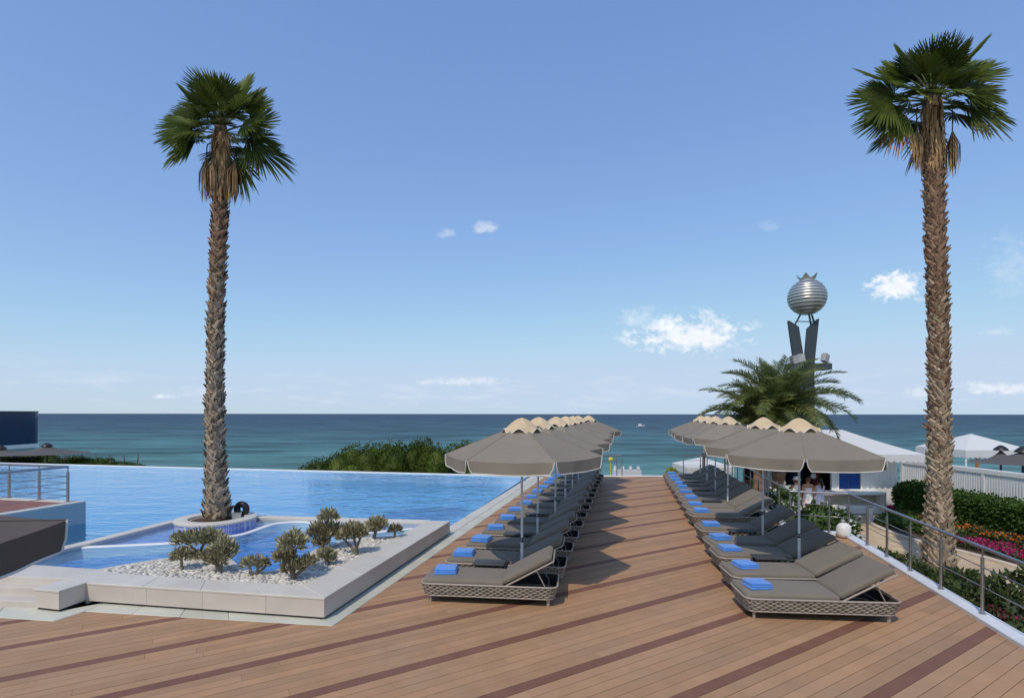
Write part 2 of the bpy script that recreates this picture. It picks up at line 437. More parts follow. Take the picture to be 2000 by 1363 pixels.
M['fan_dead'] = mk('dead_fan_brown', (0.28, 0.155, 0.062), 0.8, col2=(0.46, 0.30, 0.15), scale=4, islrand=0.3, objrand=0.2, transl=0.1)
M['petiole'] = mk('palm_petiole', (0.11, 0.13, 0.035), 0.5, var=0.2, scale=4)
M['feather'] = mk('date_palm_green', (0.115, 0.150, 0.036), 0.42, col2=(0.22, 0.245, 0.085), scale=1.5, spec=0.45, objrand=0.3, islrand=0.25, transl=0.42)
M['mastic'] = mk('dark_shrub_leaf', (0.040, 0.066, 0.008), 0.6, col2=(0.085, 0.115, 0.016), scale=0.9, spec=0.15, islrand=0.4, transl=0.15, coords='World')
M['hedge'] = mk('hedge_leaf', (0.035, 0.078, 0.012), 0.5, col2=(0.075, 0.135, 0.022), scale=1.5, islrand=0.4, transl=0.2, coords='World')
M['bed_leaf'] = mk('bed_leaf', (0.030, 0.052, 0.014), 0.5, col2=(0.072, 0.10, 0.026), scale=2, islrand=0.45, transl=0.2, coords='World')
M['bed_dry'] = mk('yellowish_leaf', (0.20, 0.17, 0.06), 0.6, col2=(0.09, 0.12, 0.03), scale=3, islrand=0.4, transl=0.2, coords='World')
M['red_leaf'] = mk('dark_red_leaf', (0.10, 0.018, 0.024), 0.55, var=0.4, scale=3, islrand=0.4, transl=0.2)
M['succulent'] = mk('grey_green_succulent', (0.24, 0.235, 0.13), 0.55, col2=(0.50, 0.46, 0.28), scale=7, islrand=0.42, spec=0.3)
M['succ_brown'] = mk('brownish_succulent', (0.15, 0.11, 0.06), 0.65, col2=(0.27, 0.22, 0.11), scale=7, islrand=0.4)
M['twig'] = mk('grey_twig', (0.19, 0.155, 0.115), 0.85, var=0.3, scale=8, bump=0.5, bscale=40)
M['petal_white'] = mk('white_petal', (0.72, 0.72, 0.65), 0.6, var=0.05, transl=0.2)
M['petal_orange'] = mk('orange_petal', (0.62, 0.16, 0.02), 0.6, var=0.2, islrand=0.3, transl=0.2)
M['petal_pink'] = mk('magenta_petal', (0.40, 0.02, 0.125), 0.6, var=0.2, islrand=0.35, transl=0.2)
M['slate'] = mk('slate_steel', (0.055, 0.068, 0.075), 0.45, var=0.1, metal=0.2)
M['silver'] = mk('brushed_silver', (0.58, 0.57, 0.52), 0.36, var=0.06, metal=0.75, scale=3)
M['silver_dark'] = mk('dark_silver_groove', (0.16, 0.16, 0.145), 0.45, var=0.1, metal=0.7)
M['skin'] = mk('skin', (0.50, 0.27, 0.16), 0.55, var=0.06)
M['dress_white'] = mk('white_dress', (0.72, 0.73, 0.77), 0.85, var=0.05)
M['dress_lilac'] = mk('pale_lilac_dress', (0.50, 0.53, 0.70), 0.85, var=0.08)
M['shirt'] = mk('white_shirt', (0.74, 0.74, 0.76), 0.85, var=0.04)
M['denim'] = mk('blue_shorts', (0.06, 0.15, 0.42), 0.85, var=0.1)
M['hair_brown'] = mk('light_brown_hair', (0.16, 0.085, 0.035), 0.55, var=0.3, scale=30, stretch=(1, 1, 0.2))
M['hair_dark'] = mk('dark_hair', (0.012, 0.010, 0.010), 0.45, var=0.3, scale=30)
M['pink'] = mk('pink_bag', (0.72, 0.06, 0.22), 0.6, col2=(0.85, 0.40, 0.5), scale=9)
M['yellow'] = mk('yellow_plastic', (0.70, 0.55, 0.06), 0.5, var=0.1)
M['wood'] = mk('honey_wood', (0.36, 0.17, 0.055), 0.55, var=0.25, scale=5, stretch=(1, 1, 6))
M['interior'] = mk('shaded_interior', (0.02, 0.018, 0.016), 0.8, var=0.3)  # near-black: the shade under the kiosk roof put into the colour
M['redpanel'] = mk('red_panel', (0.20, 0.018, 0.014), 0.6, var=0.3, scale=3)
M['glass_blue'] = mk('dark_blue_glass', (0.014, 0.036, 0.085), 0.12, var=0.15, scale=0.4, spec=0.4)
M['glass_teal'] = mk('teal_glass', (0.02, 0.11, 0.17), 0.2, var=0.15, scale=0.5, spec=0.4)

# ------------------------------------------------------------------ the sea, the ground
def sea_material():
    m = bpy.data.materials.new('sea_water'); m.use_nodes = True
    N, L = m.node_tree.nodes, m.node_tree.links
    N.remove(N['Principled BSDF'])
    b = N.new('ShaderNodeBsdfDiffuse'); gz = N.new('ShaderNodeBsdfGlossy'); gz.inputs['Roughness'].default_value = 0.28
    msx = N.new('ShaderNodeMixShader'); msx.inputs[0].default_value = 0.13
    L.new(b.outputs[0], msx.inputs[1]); L.new(gz.outputs[0], msx.inputs[2]); L.new(msx.outputs[0], N['Material Output'].inputs['Surface'])
    g = N.new('ShaderNodeNewGeometry')
    sp = N.new('ShaderNodeSeparateXYZ'); L.new(g.outputs['Position'], sp.inputs[0])
    nz = N.new('ShaderNodeTexNoise'); nz.inputs['Scale'].default_value = 0.006; nz.inputs['Detail'].default_value = 4
    mpz = N.new('ShaderNodeMapping'); mpz.inputs['Scale'].default_value = (0.5, 1.6, 1)
    L.new(g.outputs['Position'], mpz.inputs[0]); L.new(mpz.outputs[0], nz.inputs['Vector'])
    # sea bed falls away from the shore: pale sand near, deep water far out
    lg = N.new('ShaderNodeMath'); lg.operation = 'LOGARITHM'; lg.inputs[1].default_value = 10
    mxx = N.new('ShaderNodeMath'); mxx.operation = 'MAXIMUM'; mxx.inputs[1].default_value = 5
    L.new(sp.outputs[1], mxx.inputs[0]); L.new(mxx.outputs[0], lg.inputs[0])
    ad = N.new('ShaderNodeMath'); ad.operation = 'MULTIPLY_ADD'; ad.inputs[1].default_value = 0.55; 
    L.new(nz.outputs['Fac'], ad.inputs[0]); L.new(lg.outputs[0], ad.inputs[2])
    mr = N.new('ShaderNodeMapRange'); mr.inputs[1].default_value = 2.05; mr.inputs[2].default_value = 3.2
    L.new(ad.outputs[0], mr.inputs[0])
    cr = N.new('ShaderNodeValToRGB')
    el = cr.color_ramp.elements
    el[0].position = 0.0; el[0].color = (0.095, 0.222, 0.200, 1)
    el[1].position = 1.0; el[1].color = (0.040, 0.080, 0.122, 1)
    e = el.new(0.30); e.color = (0.066, 0.168, 0.168, 1)
    e = el.new(0.55); e.color = (0.052, 0.114, 0.138, 1)
    L.new(mr.outputs[0], cr.inputs[0])
    # wave shading put into the colour as light and dark streaks
    n2 = N.new('ShaderNodeTexNoise'); n2.inputs['Scale'].default_value = 0.11; n2.inputs['Detail'].default_value = 9; n2.inputs['Roughness'].default_value = 0.68
    mp2 = N.new('ShaderNodeMapping'); mp2.inputs['Scale'].default_value = (0.28, 1.0, 1)
    L.new(g.outputs['Position'], mp2.inputs[0]); L.new(mp2.outputs[0], n2.inputs['Vector'])
    hs = N.new('ShaderNodeHueSaturation')
    r2 = N.new('ShaderNodeMapRange'); r2.inputs[1].default_value = 0.40; r2.inputs[2].default_value = 0.60
    r2.inputs[3].default_value = 0.52; r2.inputs[4].default_value = 1.48
    L.new(n2.outputs['Fac'], r2.inputs[0]); L.new(r2.outputs[0], hs.inputs['Value']); L.new(cr.outputs[0], hs.inputs['Color'])
    L.new(hs.outputs[0], b.inputs['Color'])
    n3 = N.new('ShaderNodeTexNoise'); n3.inputs['Scale'].default_value = 0.5; n3.inputs['Detail'].default_value = 7; n3.inputs['Roughness'].default_value = 0.6
    mp3 = N.new('ShaderNodeMapping'); mp3.inputs['Scale'].default_value = (0.35, 1.0, 1)
    L.new(g.outputs['Position'], mp3.inputs[0]); L.new(mp3.outputs[0], n3.inputs['Vector'])
    bp = N.new('ShaderNodeBump'); bp.inputs['Strength'].default_value = 1.0; bp.inputs['Distance'].default_value = 1.1
    L.new(n3.outputs['Fac'], bp.inputs['Height']); L.new(bp.outputs[0], b.inputs['Normal']); L.new(bp.outputs[0], gz.inputs['Normal'])
    return m
mb = MB()
ys = [36, 60, 120, 300, 800, 2500, 8000, 22000]
xs = [-26000, -6000, -1500, -400, -120, -40, 0, 40, 120, 400, 1500, 6000, 26000]
vv = [(x, y, -6.0) for y in ys for x in xs]
ff = [(j * 13 + i, j * 13 + i + 1, (j + 1) * 13 + i + 1, (j + 1) * 13 + i) for j in range(7) for i in range(12)]
mb.add(vv, ff)
sea = struct(mb.build('sea', sea_material()))

GZ = -1.6                                    # level of the garden path and the kiosk forecourt
gm = mk('dry_ground', (0.15, 0.12, 0.075), 0.95, col2=(0.08, 0.10, 0.04), scale=0.6, bump=0.5, bscale=5, coords='World')
mb = MB()
prof = [(-40, GZ - 0.02), (26.5, GZ - 0.02), (31, -2.3), (44, -3.9), (58, -6.6), (70, -9)]
xs = [-160, -60, -20, 0, 20, 60, 160]
vv = [(x, y, z) for y, z in prof for x in xs]
ff = [(j * 7 + i, j * 7 + i + 1, (j + 1) * 7 + i + 1, (j + 1) * 7 + i) for j in range(5) for i in range(6)]
mb.add(vv, ff)
struct(mb.build('ground', gm))

# ------------------------------------------------------------------ the deck
UA = R(12.5)
U = Vector((math.sin(UA), math.cos(UA), 0)); V = Vector((math.cos(UA), -math.sin(UA), 0))
# boards run diagonally; one dark board after every six pale ones
BA = R(32.7)
bd = Vector((math.cos(BA), math.sin(BA))); bn = Vector((-math.sin(BA), math.cos(BA)))
PITCH = 0.99 / 7
regions = [[(-11.0, 2.0), (4.86, 2.0), (5.83, 5.8), (-11.0, 8.17)],
           [(-2.4, 8.17 - 8.6 * 2.37 / 16.83), (5.83, 5.8), (7.50, 12.3), (-1.22, 12.3)],
           [(-1.22, 12.3), (6.42, 12.3), (9.25, 23.45), (1.25, 23.45)]]
def clip(poly, a, b, c):                      # keep a*x+b*y<=c
    out = []
    for i in range(len(poly)):
        p, q = poly[i], poly[(i + 1) % len(poly)]
        dp, dq = a * p[0] + b * p[1] - c, a * q[0] + b * q[1] - c
        if dp <= 0: out.append(p)
        if (dp < 0 < dq) or (dq < 0 < dp):
            t = dp / (dp - dq)
            out.append((p[0] + (q[0] - p[0]) * t, p[1] + (q[1] - p[1]) * t))
    return out
def clip_convex(poly, reg):
    for i in range(len(reg)):
        p, q = reg[i], reg[(i + 1) % len(reg)]
        ex, ey = q[0] - p[0], q[1] - p[1]
        poly = clip(poly, ey, -ex, ey * p[0] - ex * p[1])
        if len(poly) < 3: return []
    return poly
def area(poly):
    return abs(sum(poly[i][0] * poly[(i + 1) % len(poly)][1] - poly[(i + 1) % len(poly)][0] * poly[i][1] for i in range(len(poly)))) / 2
mb = MB()
for rg in regions: mb.prism(rg, -0.30, -0.028)
mb.prism([(-30, -8), (4.2, -8), (4.86, 1.995), (-30, 1.995)], -0.3, -0.003)
deck = struct(mb.build('deck', M['joist']))
boards = []
off = 4.46
for k in range(-45, 120):
    s0 = off + k * PITCH
    dark = (k % 7 == 0)
    t = -14 + rnd.random() * 4.0
    while t < 26:
        ln = 4.0
        p0, p1 = t + 0.0014, t + ln - 0.0014
        w = PITCH / 2 - 0.0032
        rect = []
        for tt, ww in ((p0, -w), (p1, -w), (p1, w), (p0, w)):
            q = bd * tt + bn * (s0 + ww)
            rect.append((q.x, q.y))
        pcs = [c for c in (clip_convex(rect, rg) for rg in regions) if len(c) >= 3 and area(c) > 0.002]
        if pcs:
            cy = sum(p[1] for c in pcs for p in c) / sum(len(c) for c in pcs)
            cx = sum(p[0] for c in pcs for p in c) / sum(len(c) for c in pcs)
            boards.append((cx, cy, sum(area(c) for c in pcs), dark, pcs))
        t += ln
SEAMS = [((-11.0, 8.17), (5.83, 5.8)), ((-1.22, 12.3), (6.42, 12.3))]
def on_seam(pts):
    for (ax, ay), (bx_, by_) in SEAMS:
        L_ = math.hypot(bx_ - ax, by_ - ay)
        if all(abs((bx_ - ax) * (p[1] - ay) - (by_ - ay) * (p[0] - ax)) / L_ < 0.002 for p in pts): return True
    return False
def seen(b):
    cx, cy, a, _, _ = b
    inview = abs(cx) / max(cy, 0.1) < 1.1 and cy > 4.6
    return (a / cy ** 3) * (1.0 if inview else 0.01)
boards.sort(key=seen, reverse=True)
rest = {True: MB(), False: MB()}
for i, (cx, cy, a, dark, pcs) in enumerate(boards):
    dz = rnd.uniform(-0.0012, 0.0012)
    if i < 296:
        mb = MB()
        for c in pcs:
            mb.prism([(p[0] - cx, p[1] - cy) for p in c], -0.026, dz, bottom=False)
            if len(pcs) > 1:
                mb.f = [f for f in mb.f if len(set(round(mb.v[i][2], 4) for i in f)) == 1 or not on_seam([(mb.v[i][0] + cx, mb.v[i][1] + cy) for i in f])]
                mb.m = [0] * len(mb.f)
        mb.build('deck_board', M['board_dark'] if dark else M['board'], deck, loc=(cx, cy, 0))
    else:
        for c in pcs: rest[dark].prism(c, -0.026, dz, bottom=False)
M['board_far'] = mk('composite_board_far', (0.378, 0.216, 0.110), 0.62, col2=(0.445, 0.258, 0.137), scale=3.0, bump=0.25, bscale=90, islrand=0.10, coords='World', spec=0.3, dirt=(0.33, 0.215, 0.135), dirt_scale=0.9, dirt_amt=0.75)
struct(rest[False].build('far_boards', M['board_far'], deck), 'stuff')
struct(rest[True].build('far_dark_boards', M['board_dark'], deck), 'stuff')

# ------------------------------------------------------------------ main pool
def lerp2(a, b, t): return (a[0] + (b[0] - a[0]) * t, a[1] + (b[1] - a[1]) * t)
FR, FL = (0.62, 23.35), (-34.0, 30.6)        # far overflow edge, right and left end
NR = (-1.43, 13.27)                          # right edge of the water, near the planter
WZ = -0.02
pool_poly = [FR, FL, (-34, 6.0), (-8.6, 8.0), (-7.85, 12.45), (-6.6, 12.95), (-5.9, 12.95), (-3.5, 12.6), (-1.62, 12.5)]
mb = MB()
mb.add([(x, y, -0.75) for x, y in pool_poly], [tuple(range(len(pool_poly)))])
n_ = len(pool_poly)
mb.add([(x, y, z) for z in (-0.75, -0.03) for x, y in pool_poly], [(i, n_ + i, n_ + (i + 1) % n_, (i + 1) % n_) for i in range(n_) if i != 0])
# the overflow edge: a low tiled wall just under the surface, its outside face down to the ground
e = Vector((FL[0] - FR[0], FL[1] - FR[1], 0)).normalized(); en = Vector((-e.y, e.x, 0)) * -1
def off2(p, d, k): return (p[0] + d.x * k, p[1] + d.y * k)
mb.prism([FR, FL, off2(FL, en, 0.25), off2(FR, en, 0.25)], -3.2, -0.045)
basin = struct(mb.build('pool_basin', M['pool_tile']))
mb = MB()
mb.add([(x, y, WZ) for x, y in [off2(FR, en, 0.10), off2(FL, en, 0.10), *pool_poly[2:]]], [tuple(range(n_))])
struct(mb.build('pool_water', M['pool_water']))
# white lip that the water spills over
mb = MB()
mb.prism([off2(FR, en, 0.10), off2(FL, en, 0.10), off2(FL, en, 0.34), off2(FR, en, 0.34)], -0.5, 0.012, bevel=0.01)
struct(mb.build('pool_lip', M['white']))

# slabs laid in a strip between two polylines
def slab_strip(owner, a0, a1, b0, b1, n, z0, z1, mat, name='stone_slab', gap=0.004, bevel=0.006):
    L_ = (Vector(a1) - Vector(a0)).length
    g = gap / L_
    for i in range(n):
        t0, t1 = i / n + g / 2, (i + 1) / n - g / 2
        q = [lerp2(a0, a1, t0), lerp2(a0, a1, t1), lerp2(b0, b1, t1), lerp2(b0, b1, t0)]
        cx = sum(p[0] for p in q) / 4; cy = sum(p[1] for p in q) / 4
        m_ = MB(); m_.prism([(p[0] - cx, p[1] - cy) for p in q], z0, z1 + rnd.uniform(-0.0008, 0.0008), bevel=bevel)
        m_.build(name, mat, owner, loc=(cx, cy, 0))
coping = struct(bpy.data.objects.new('pool_coping', None)); C.objects.link(coping)
# right edge: bright inner slab, then the greenish outer strip
slab_strip(coping, (-1.60, 12.50), (0.80, 23.30), (-1.30, 12.46), (1.10, 23.26), 18, -0.35, 0.012, M['stone_top'])
slab_strip(coping, (-1.296, 12.46), (1.104, 23.26), (-1.03, 12.40), (1.40, 23.25), 18, -0.06, 0.006, M['stone_strip'])
# strip on the deck round the planter foot
slab_strip(coping, (-2.28, 6.90), (-1.03, 12.39), (-2.58, 7.20), (-1.40, 12.43), 7, -0.06, 0.008, M['stone_strip'])
slab_strip(coping, (-5.82, 7.40), (-2.285, 6.90), (-5.80, 7.72), (-2.585, 7.20), 5, -0.06, 0.008, M['stone_strip'])
slab_strip(coping, (-5.95, 7.05), (-5.825, 7.40), (-6.3, 7.32), (-5.805, 7.72), 1, -0.06, 0.008, M['stone_strip'])
slab_strip(coping, (-10.5, 7.72), (-5.955, 7.05), (-10.5, 8.25), (-6.305, 7.56), 5, -0.06, 0.008, M['stone_strip'])
# white edge at the far end of the deck
mb = MB(); mb.prism([(1.40, 23.42), (7.35, 23.42), (7.35, 23.66), (1.40, 23.66)], -1.5, 0.03, bevel=0.01)
struct(mb.build('deck_end_kerb', M['white']))

# ------------------------------------------------------------------ raised planter with the shallow pool
PT = 0.30
FO, FO2 = (-2.45, 7.085), (-6.03, 7.71)      # front face, right and left end
RO2 = (-1.39, 12.15)                         # far end of the right-hand face
planter = thing('planter_wall', 'raised pale limestone planter wall with mitred corner beside the deck', 'planter', (-2.45, 7.085, 0))
def P_(p): return (p[0] + 2.45, p[1] - 7.085)
fd = (Vector(FO2) - Vector(FO)).normalized(); fi = Vector((fd.y, -fd.x)); fi = fi if fi.y > 0 else -fi
rd = (Vector(RO2) - Vector(FO)).normalized(); ri = Vector((-rd.y, rd.x))
def sh(p, d, k): return (p[0] + d.x * k, p[1] + d.y * k)
FI = (-2.93, 7.60)                           # inner mitre corner
FI2 = sh(FO2, fi, 0.45); RI2 = (-1.90, 12.22)
# recessed plinth, its black standing in for the shade in the gap
mb = MB()
mb.prism([P_(p) for p in [sh(sh(FO, fi, 0.05), ri, 0.05), sh(RO2, ri, 0.05), RI2, FI, FI2, sh(FO2, fi, 0.05)]], 0.0, 0.05)
mb.build('plinth', M['black'], planter)
mb = MB()
mb.prism([P_(p) for p in [sh(sh(FO, fi, 0.022), ri, 0.022), sh(RO2, ri, 0.022), RI2, FI, FI2, sh(FO2, fi, 0.022)]], 0.045, PT - 0.03)
mb.build('core', M['stone'], planter)
def panels(a, b, inn, ts, z0, z1, th, mat, name):
    for t0, t1 in zip(ts[:-1], ts[1:]):
        p, q = lerp2(a, b, t0), lerp2(a, b, t1)
        d = (Vector(q) - Vector(p)).normalized() * 0.0018
        p = (p[0] + d.x, p[1] + d.y); q = (q[0] - d.x, q[1] - d.y)
        qd = [P_(p), P_(q), P_(sh(q, inn, th)), P_(sh(p, inn, th))]
        cx = sum(k[0] for k in qd) / 4; cy = sum(k[1] for k in qd) / 4
        m_ = MB(); m_.prism([(k[0] - cx, k[1] - cy) for k in qd], z0, z1, bevel=0.003)
        m_.build(name, mat, planter, loc=(cx, cy, 0))
panels(FO, FO2, fi, [0, 0.232, 0.492, 0.735, 1.0], 0.042, PT - 0.03, 0.024, M['stone'], 'stone_panel')
panels(FO, RO2, ri, [0, 0.19, 0.38, 0.57, 0.78, 1.0], 0.042, PT - 0.03, 0.024, M['stone'], 'stone_panel')
# coping slabs on the wall
def cap_run(a0, a1, b0, b1, ts):
    for t0, t1 in zip(ts[:-1], ts[1:]):
        q = [lerp2(a0, a1, t0), lerp2(a0, a1, t1), lerp2(b0, b1, t1), lerp2(b0, b1, t0)]
        q = [P_(k) for k in q]
        cx = sum(k[0] for k in q) / 4; cy = sum(k[1] for k in q) / 4
        q = [((k[0] - cx) * 0.9985, (k[1] - cy) * 0.9985) for k in q]
        m_ = MB(); m_.prism(q, PT - 0.028, PT, bevel=0.007)
        m_.build('coping_slab', M['stone_top'], planter, loc=(cx, cy, 0))
FOe, FO2e, RO2e = sh(sh(FO, fi, -0.006), ri, -0.006), sh(FO2, fi, -0.006), sh(RO2, ri, -0.006)
cap_run(FOe, FO2e, FI, FI2, [0, 0.25, 0.5, 0.75, 1.0])
cap_run(FOe, RO2e, FI, RI2, [0, 0.2, 0.4, 0.6, 0.8, 1.0])
# block that steps forward at the left end
blk = thing('stone_block', 'low pale stone block projecting forward at the left end of the planter', 'stone block', (-6.2, 7.5, 0))
mb = MB(); mb.prism([(0.15, 0.235), (0.07, -0.155), (-0.355, -0.05), (-0.27, 0.36)], 0.045, PT - 0.028); mb.build('block', M['stone'], blk)
mb = MB(); mb.prism([(0.16, 0.24), (0.077, -0.165), (-0.363, -0.056), (-0.27, 0.37)], PT - 0.026, PT + 0.003, bevel=0.007); mb.build('coping_slab', M['stone_top'], blk)
mb = MB(); mb.prism([(0.12, 0.235), (0.04, -0.12), (-0.33, -0.02), (-0.25, 0.34)], 0.0, 0.046); mb.build('plinth', M['black'], blk)  # black foot, shade of the gap put into its colour
# three shallow steps to the left of the block
steps = thing('pool_steps', 'three shallow pale stone steps left of the projecting block', 'steps', (-8.4, 7.8, 0))
for i, (y0, z1) in enumerate(((-0.30, 0.10), (-0.05, 0.20), (0.18, 0.29))):
    mb = MB(); mb.prism([(-3.5, y0 + 0.52), (1.87 + 0.045 * i, y0), (1.95 + 0.045 * i, y0 + 0.40), (-3.5, y0 + 0.95)], 0.0 if i == 0 else z1 - 0.1, z1, bevel=0.008)
    mb.build('step', M['stone'], steps)

# rim between the steps, the block and the shallow pool
KW = 0.215                                   # level of the shallow pool
kid = [(-8.35, 8.75), (-6.50, 8.38)]
mb = MB()
mb.prism([(-6.03, 7.71), (-5.80, 8.12), (-6.45, 8.40), (-8.30, 8.77), (-12.0, 9.30), (-12.0, 8.55), (-6.45, 7.90)], 0.0, PT - 0.004, bevel=0.006)
struct(mb.build('pool_rim', M['stone_top']))

# the line where the gravel meets the water, and the shelf edge under the water
gl = [(168, 1118), (250, 1103), (334, 1090), (380, 1083), (420, 1083), (444, 1092), (456, 1101), (474, 1112), (504, 1117.5), (540, 1114.5),
      (570, 1104), (600, 1086), (630, 1069), (675, 1056.5), (720, 1050.5), (775, 1047.2)]
gline = [G(px, py, 0.28) for px, py in gl] + [Vector((-2.12, 10.80, 0.28))]
def smooth_line(pts, k=5):
    out = []
    P = [pts[0]] + list(pts) + [pts[-1]]
    for i in range(1, len(P) - 2):
        for j in range(k):
            t = j / k
            a, b, c, d = P[i - 1], P[i], P[i + 1], P[i + 2]
            out.append(0.5 * ((2 * b) + (c - a) * t + (2 * a - 5 * b + 4 * c - d) * t * t + (3 * b - a - 3 * c + d) * t ** 3))
    out.append(P[-2])
    return out
gline = smooth_line(gline)
def ribbon(line, w, z0, z1, name, mat, parent=None, side=0.0):
    """a kerb of width w following a line"""
    m_ = MB(); k = len(line); rows = []
    for i, p in enumerate(line):
        t = (line[min(i + 1, k - 1)] - line[max(i - 1, 0)]); t.z = 0; t.normalize()
        n = Vector((-t.y, t.x, 0))
        a = p + n * (w * (0.5 + side)); b = p - n * (w * (0.5 - side)); e_ = min(0.012, w / 4)
        rows.append([(a.x, a.y, z0), (a.x, a.y, z1 - e_), (a.x - n.x * e_, a.y - n.y * e_, z1), (b.x + n.x * e_, b.y + n.y * e_, z1), (b.x, b.y, z1 - e_), (b.x, b.y, z0)])
    vv = [q for r_ in rows for q in r_]
    ff = [(i * 6 + j, i * 6 + j + 1, i * 6 + j + 7, i * 6 + j + 6) for i in range(k - 1) for j in range(5)]
    ff += [(0, 5, 4, 3, 2, 1), tuple((k - 1) * 6 + j for j in range(6))]
    m_.add(vv, ff)
    return m_.build(name, mat, parent)
struct(ribbon(gline, 0.11, -0.1, 0.285, 'gravel_kerb', M['stone_top']))
sl = [(150, 1069), (260, 1064), (337, 1060), (385, 1056), (428, 1050), (470, 1043.5), (497, 1035.5), (530, 1024), (560, 1019.5), (590, 1018.5),
      (615, 1022.5), (640, 1033), (670, 1040), (705, 1041), (760, 1036), (845, 1028)]
sline = smooth_line([G(px, py, KW + 0.01) for px, py in sl])
struct(ribbon(sline, 0.13, -0.1, KW + 0.014, 'shelf_kerb', M['white']))
# low wall between the shallow pool and the big pool
sepr = [(-8.42, 8.75), (-8.02, 10.2), (-7.68, 12.25), (-6.6, 12.85), (-5.9, 12.85), (-3.5, 12.50), (-1.88, 12.30)]
sep_a = [Vector((*p, 0)) for p in sepr]
struct(ribbon(sep_a, 0.24, -0.75, 0.275, 'pool_dividing_wall', M['stone_top']))
# floors: lavender shelf behind the shelf edge, deeper blue in front of it
mb = MB()
poly = [(p.x, p.y) for p in sline] + [(-1.80, 12.3), (-3.5, 12.5), (-5.9, 12.85), (-6.6, 12.85), (-7.68, 12.25), (-8.0, 10.3)]
mb.prism(poly, -0.4, 0.125)
struct(mb.build('shallow_pool_shelf', M['kid_tile']))
mb = MB()
poly = [(-8.5, 8.7), (-6.4, 8.3), (-2.2, 8.4), (-1.4, 12.4), (-7.6, 12.4)]
mb.add([(x, y, 0.03) for x, y in poly], [tuple(range(5))])
struct(mb.build('shallow_pool_floor', M['deep_tile']))
mb = MB()
poly = [(p.x, p.y) for p in gline] + [(-1.75, 12.15), (-1.80, 12.3), (-3.5, 12.5), (-5.9, 12.85), (-6.6, 12.85), (-7.68, 12.25), (-8.02, 10.2), (-8.42, 8.75), (-6.5, 8.37)]
mb.add([(x, y, KW) for x, y in poly], [tuple(range(len(poly)))])
struct(mb.build('shallow_pool_water', M['kid_water']))

# gravel bed
gp = [(p.x, p.y) for p in gline]
bed = gp + [(-2.83, 7.56), (-5.9, 8.10), (-6.45, 8.36)]
mb = MB(); mb.prism(bed, 0.035, 0.235)
gravel = struct(mb.build('gravel_bed', M['soil']))
def inside(poly, x, y):
    c = False
    for i in range(len(poly)):
        (x0, y0), (x1, y1) = poly[i - 1], poly[i]
        if (y0 > y) != (y1 > y) and x < (x1 - x0) * (y - y0) / (y1 - y0) + x0: c = not c
    return c
ico = []
t_ = (1 + 5 ** 0.5) / 2
for a, b in ((1, t_), (-1, t_), (1, -t_), (-1, -t_)): ico += [(0, a, b), (a, b, 0), (b, 0, a)]
ICO_V = np.array(sorted(ico)); ICO_V = ICO_V / np.linalg.norm(ICO_V[0])
def hull_faces(Vx):
    bm = bmesh.new()
    for p in Vx: bm.verts.new(p)
    bmesh.ops.convex_hull(bm, input=bm.verts)
    bm.verts.index_update()
    f = [tuple(v.index for v in fc.verts) for fc in bm.faces]
    bm.free(); return f
ICO_F = hull_faces(ICO_V)
mb = MB(); nP = 0
xs_ = [p[0] for p in bed]; ys_ = [p[1] for p in bed]
while nP < 5600:
    x, y = rnd.uniform(min(xs_), max(xs_)), rnd.uniform(min(ys_), max(ys_))
    if not inside(bed, x, y): continue
    s = rnd.uniform(0.018, 0.042)
    Mx = Matrix.Translation((x, y, 0.243 + rnd.random() * 0.03)) @ Matrix.Rotation(rnd.uniform(0, 6.3), 4, 'Z') @ Matrix.Rotation(rnd.uniform(-.5, .5), 4, 'X') @ Matrix.Diagonal((s * 1.35, s, s * 0.7, 1))
    mb.add([Mx @ Vector(p) for p in ICO_V], ICO_F); nP += 1
pb = struct(mb.build('pebbles', M['pebble'], gravel, smooth=60), 'stuff')

# ------------------------------------------------------------------ foliage helpers
def quads_mesh(name, P, D, S, W, mats, mi=None, core=None, fold=0.25):
    """leaf-sized folded diamonds: P base points, D directions, S lengths, W widths"""
    n = len(P)
    D = D / np.maximum(1e-6, np.linalg.norm(D, axis=1))[:, None]
    q = nrs.normal(size=(n, 3))
    s = np.cross(D, q); s /= np.maximum(1e-6, np.linalg.norm(s, axis=1))[:, None]
    nn = np.cross(D, s)
    mid = P + D * (S * 0.5)[:, None]
    a = mid + s * (W * 0.5)[:, None] + nn * (W * fold)[:, None]
    b = mid - s * (W * 0.5)[:, None] + nn * (W * fold)[:, None]
    t = P + D * S[:, None]
    v = np.stack([P, a, t, b], 1).reshape(-1, 3)
    f = np.arange(4 * n).reshape(n, 4)
    me = bpy.data.meshes.new(name)
    verts = v; faces = [tuple(x) for x in f.tolist()]
    m_idx = [0] * n if mi is None else list(mi)
    if core is not None:
        cv, cf = core
        o = len(verts)
        verts = np.concatenate([verts, np.array(cv)])
        faces += [tuple(i + o for i in x) for x in cf]
        m_idx += [0] * len(cf)
    me.from_pydata(verts.tolist(), [], faces)
    for m in (mats if isinstance(mats, (list, tuple)) else [mats]): me.materials.append(m)
    me.polygons.foreach_set('material_index', m_idx)
    me.update()
    return me
SPH = None
def sphere_core(ells, k=0.8):
    global SPH
    if SPH is None:
        bm = bmesh.new(); bmesh.ops.create_icosphere(bm, subdivisions=2, radius=1)
        bm.verts.index_update()
        SPH = (np.array([v.co[:] for v in bm.verts]), [tuple(v.index for v in f.verts) for f in bm.faces]); bm.free()
    cv, cf = [], []
    for c, r in ells:
        o = len(cv)
        cv += (SPH[0] * np.array(r) * k + np.array(c)).tolist()
        cf += [tuple(i + o for i in f) for f in SPH[1]]
    return cv, cf
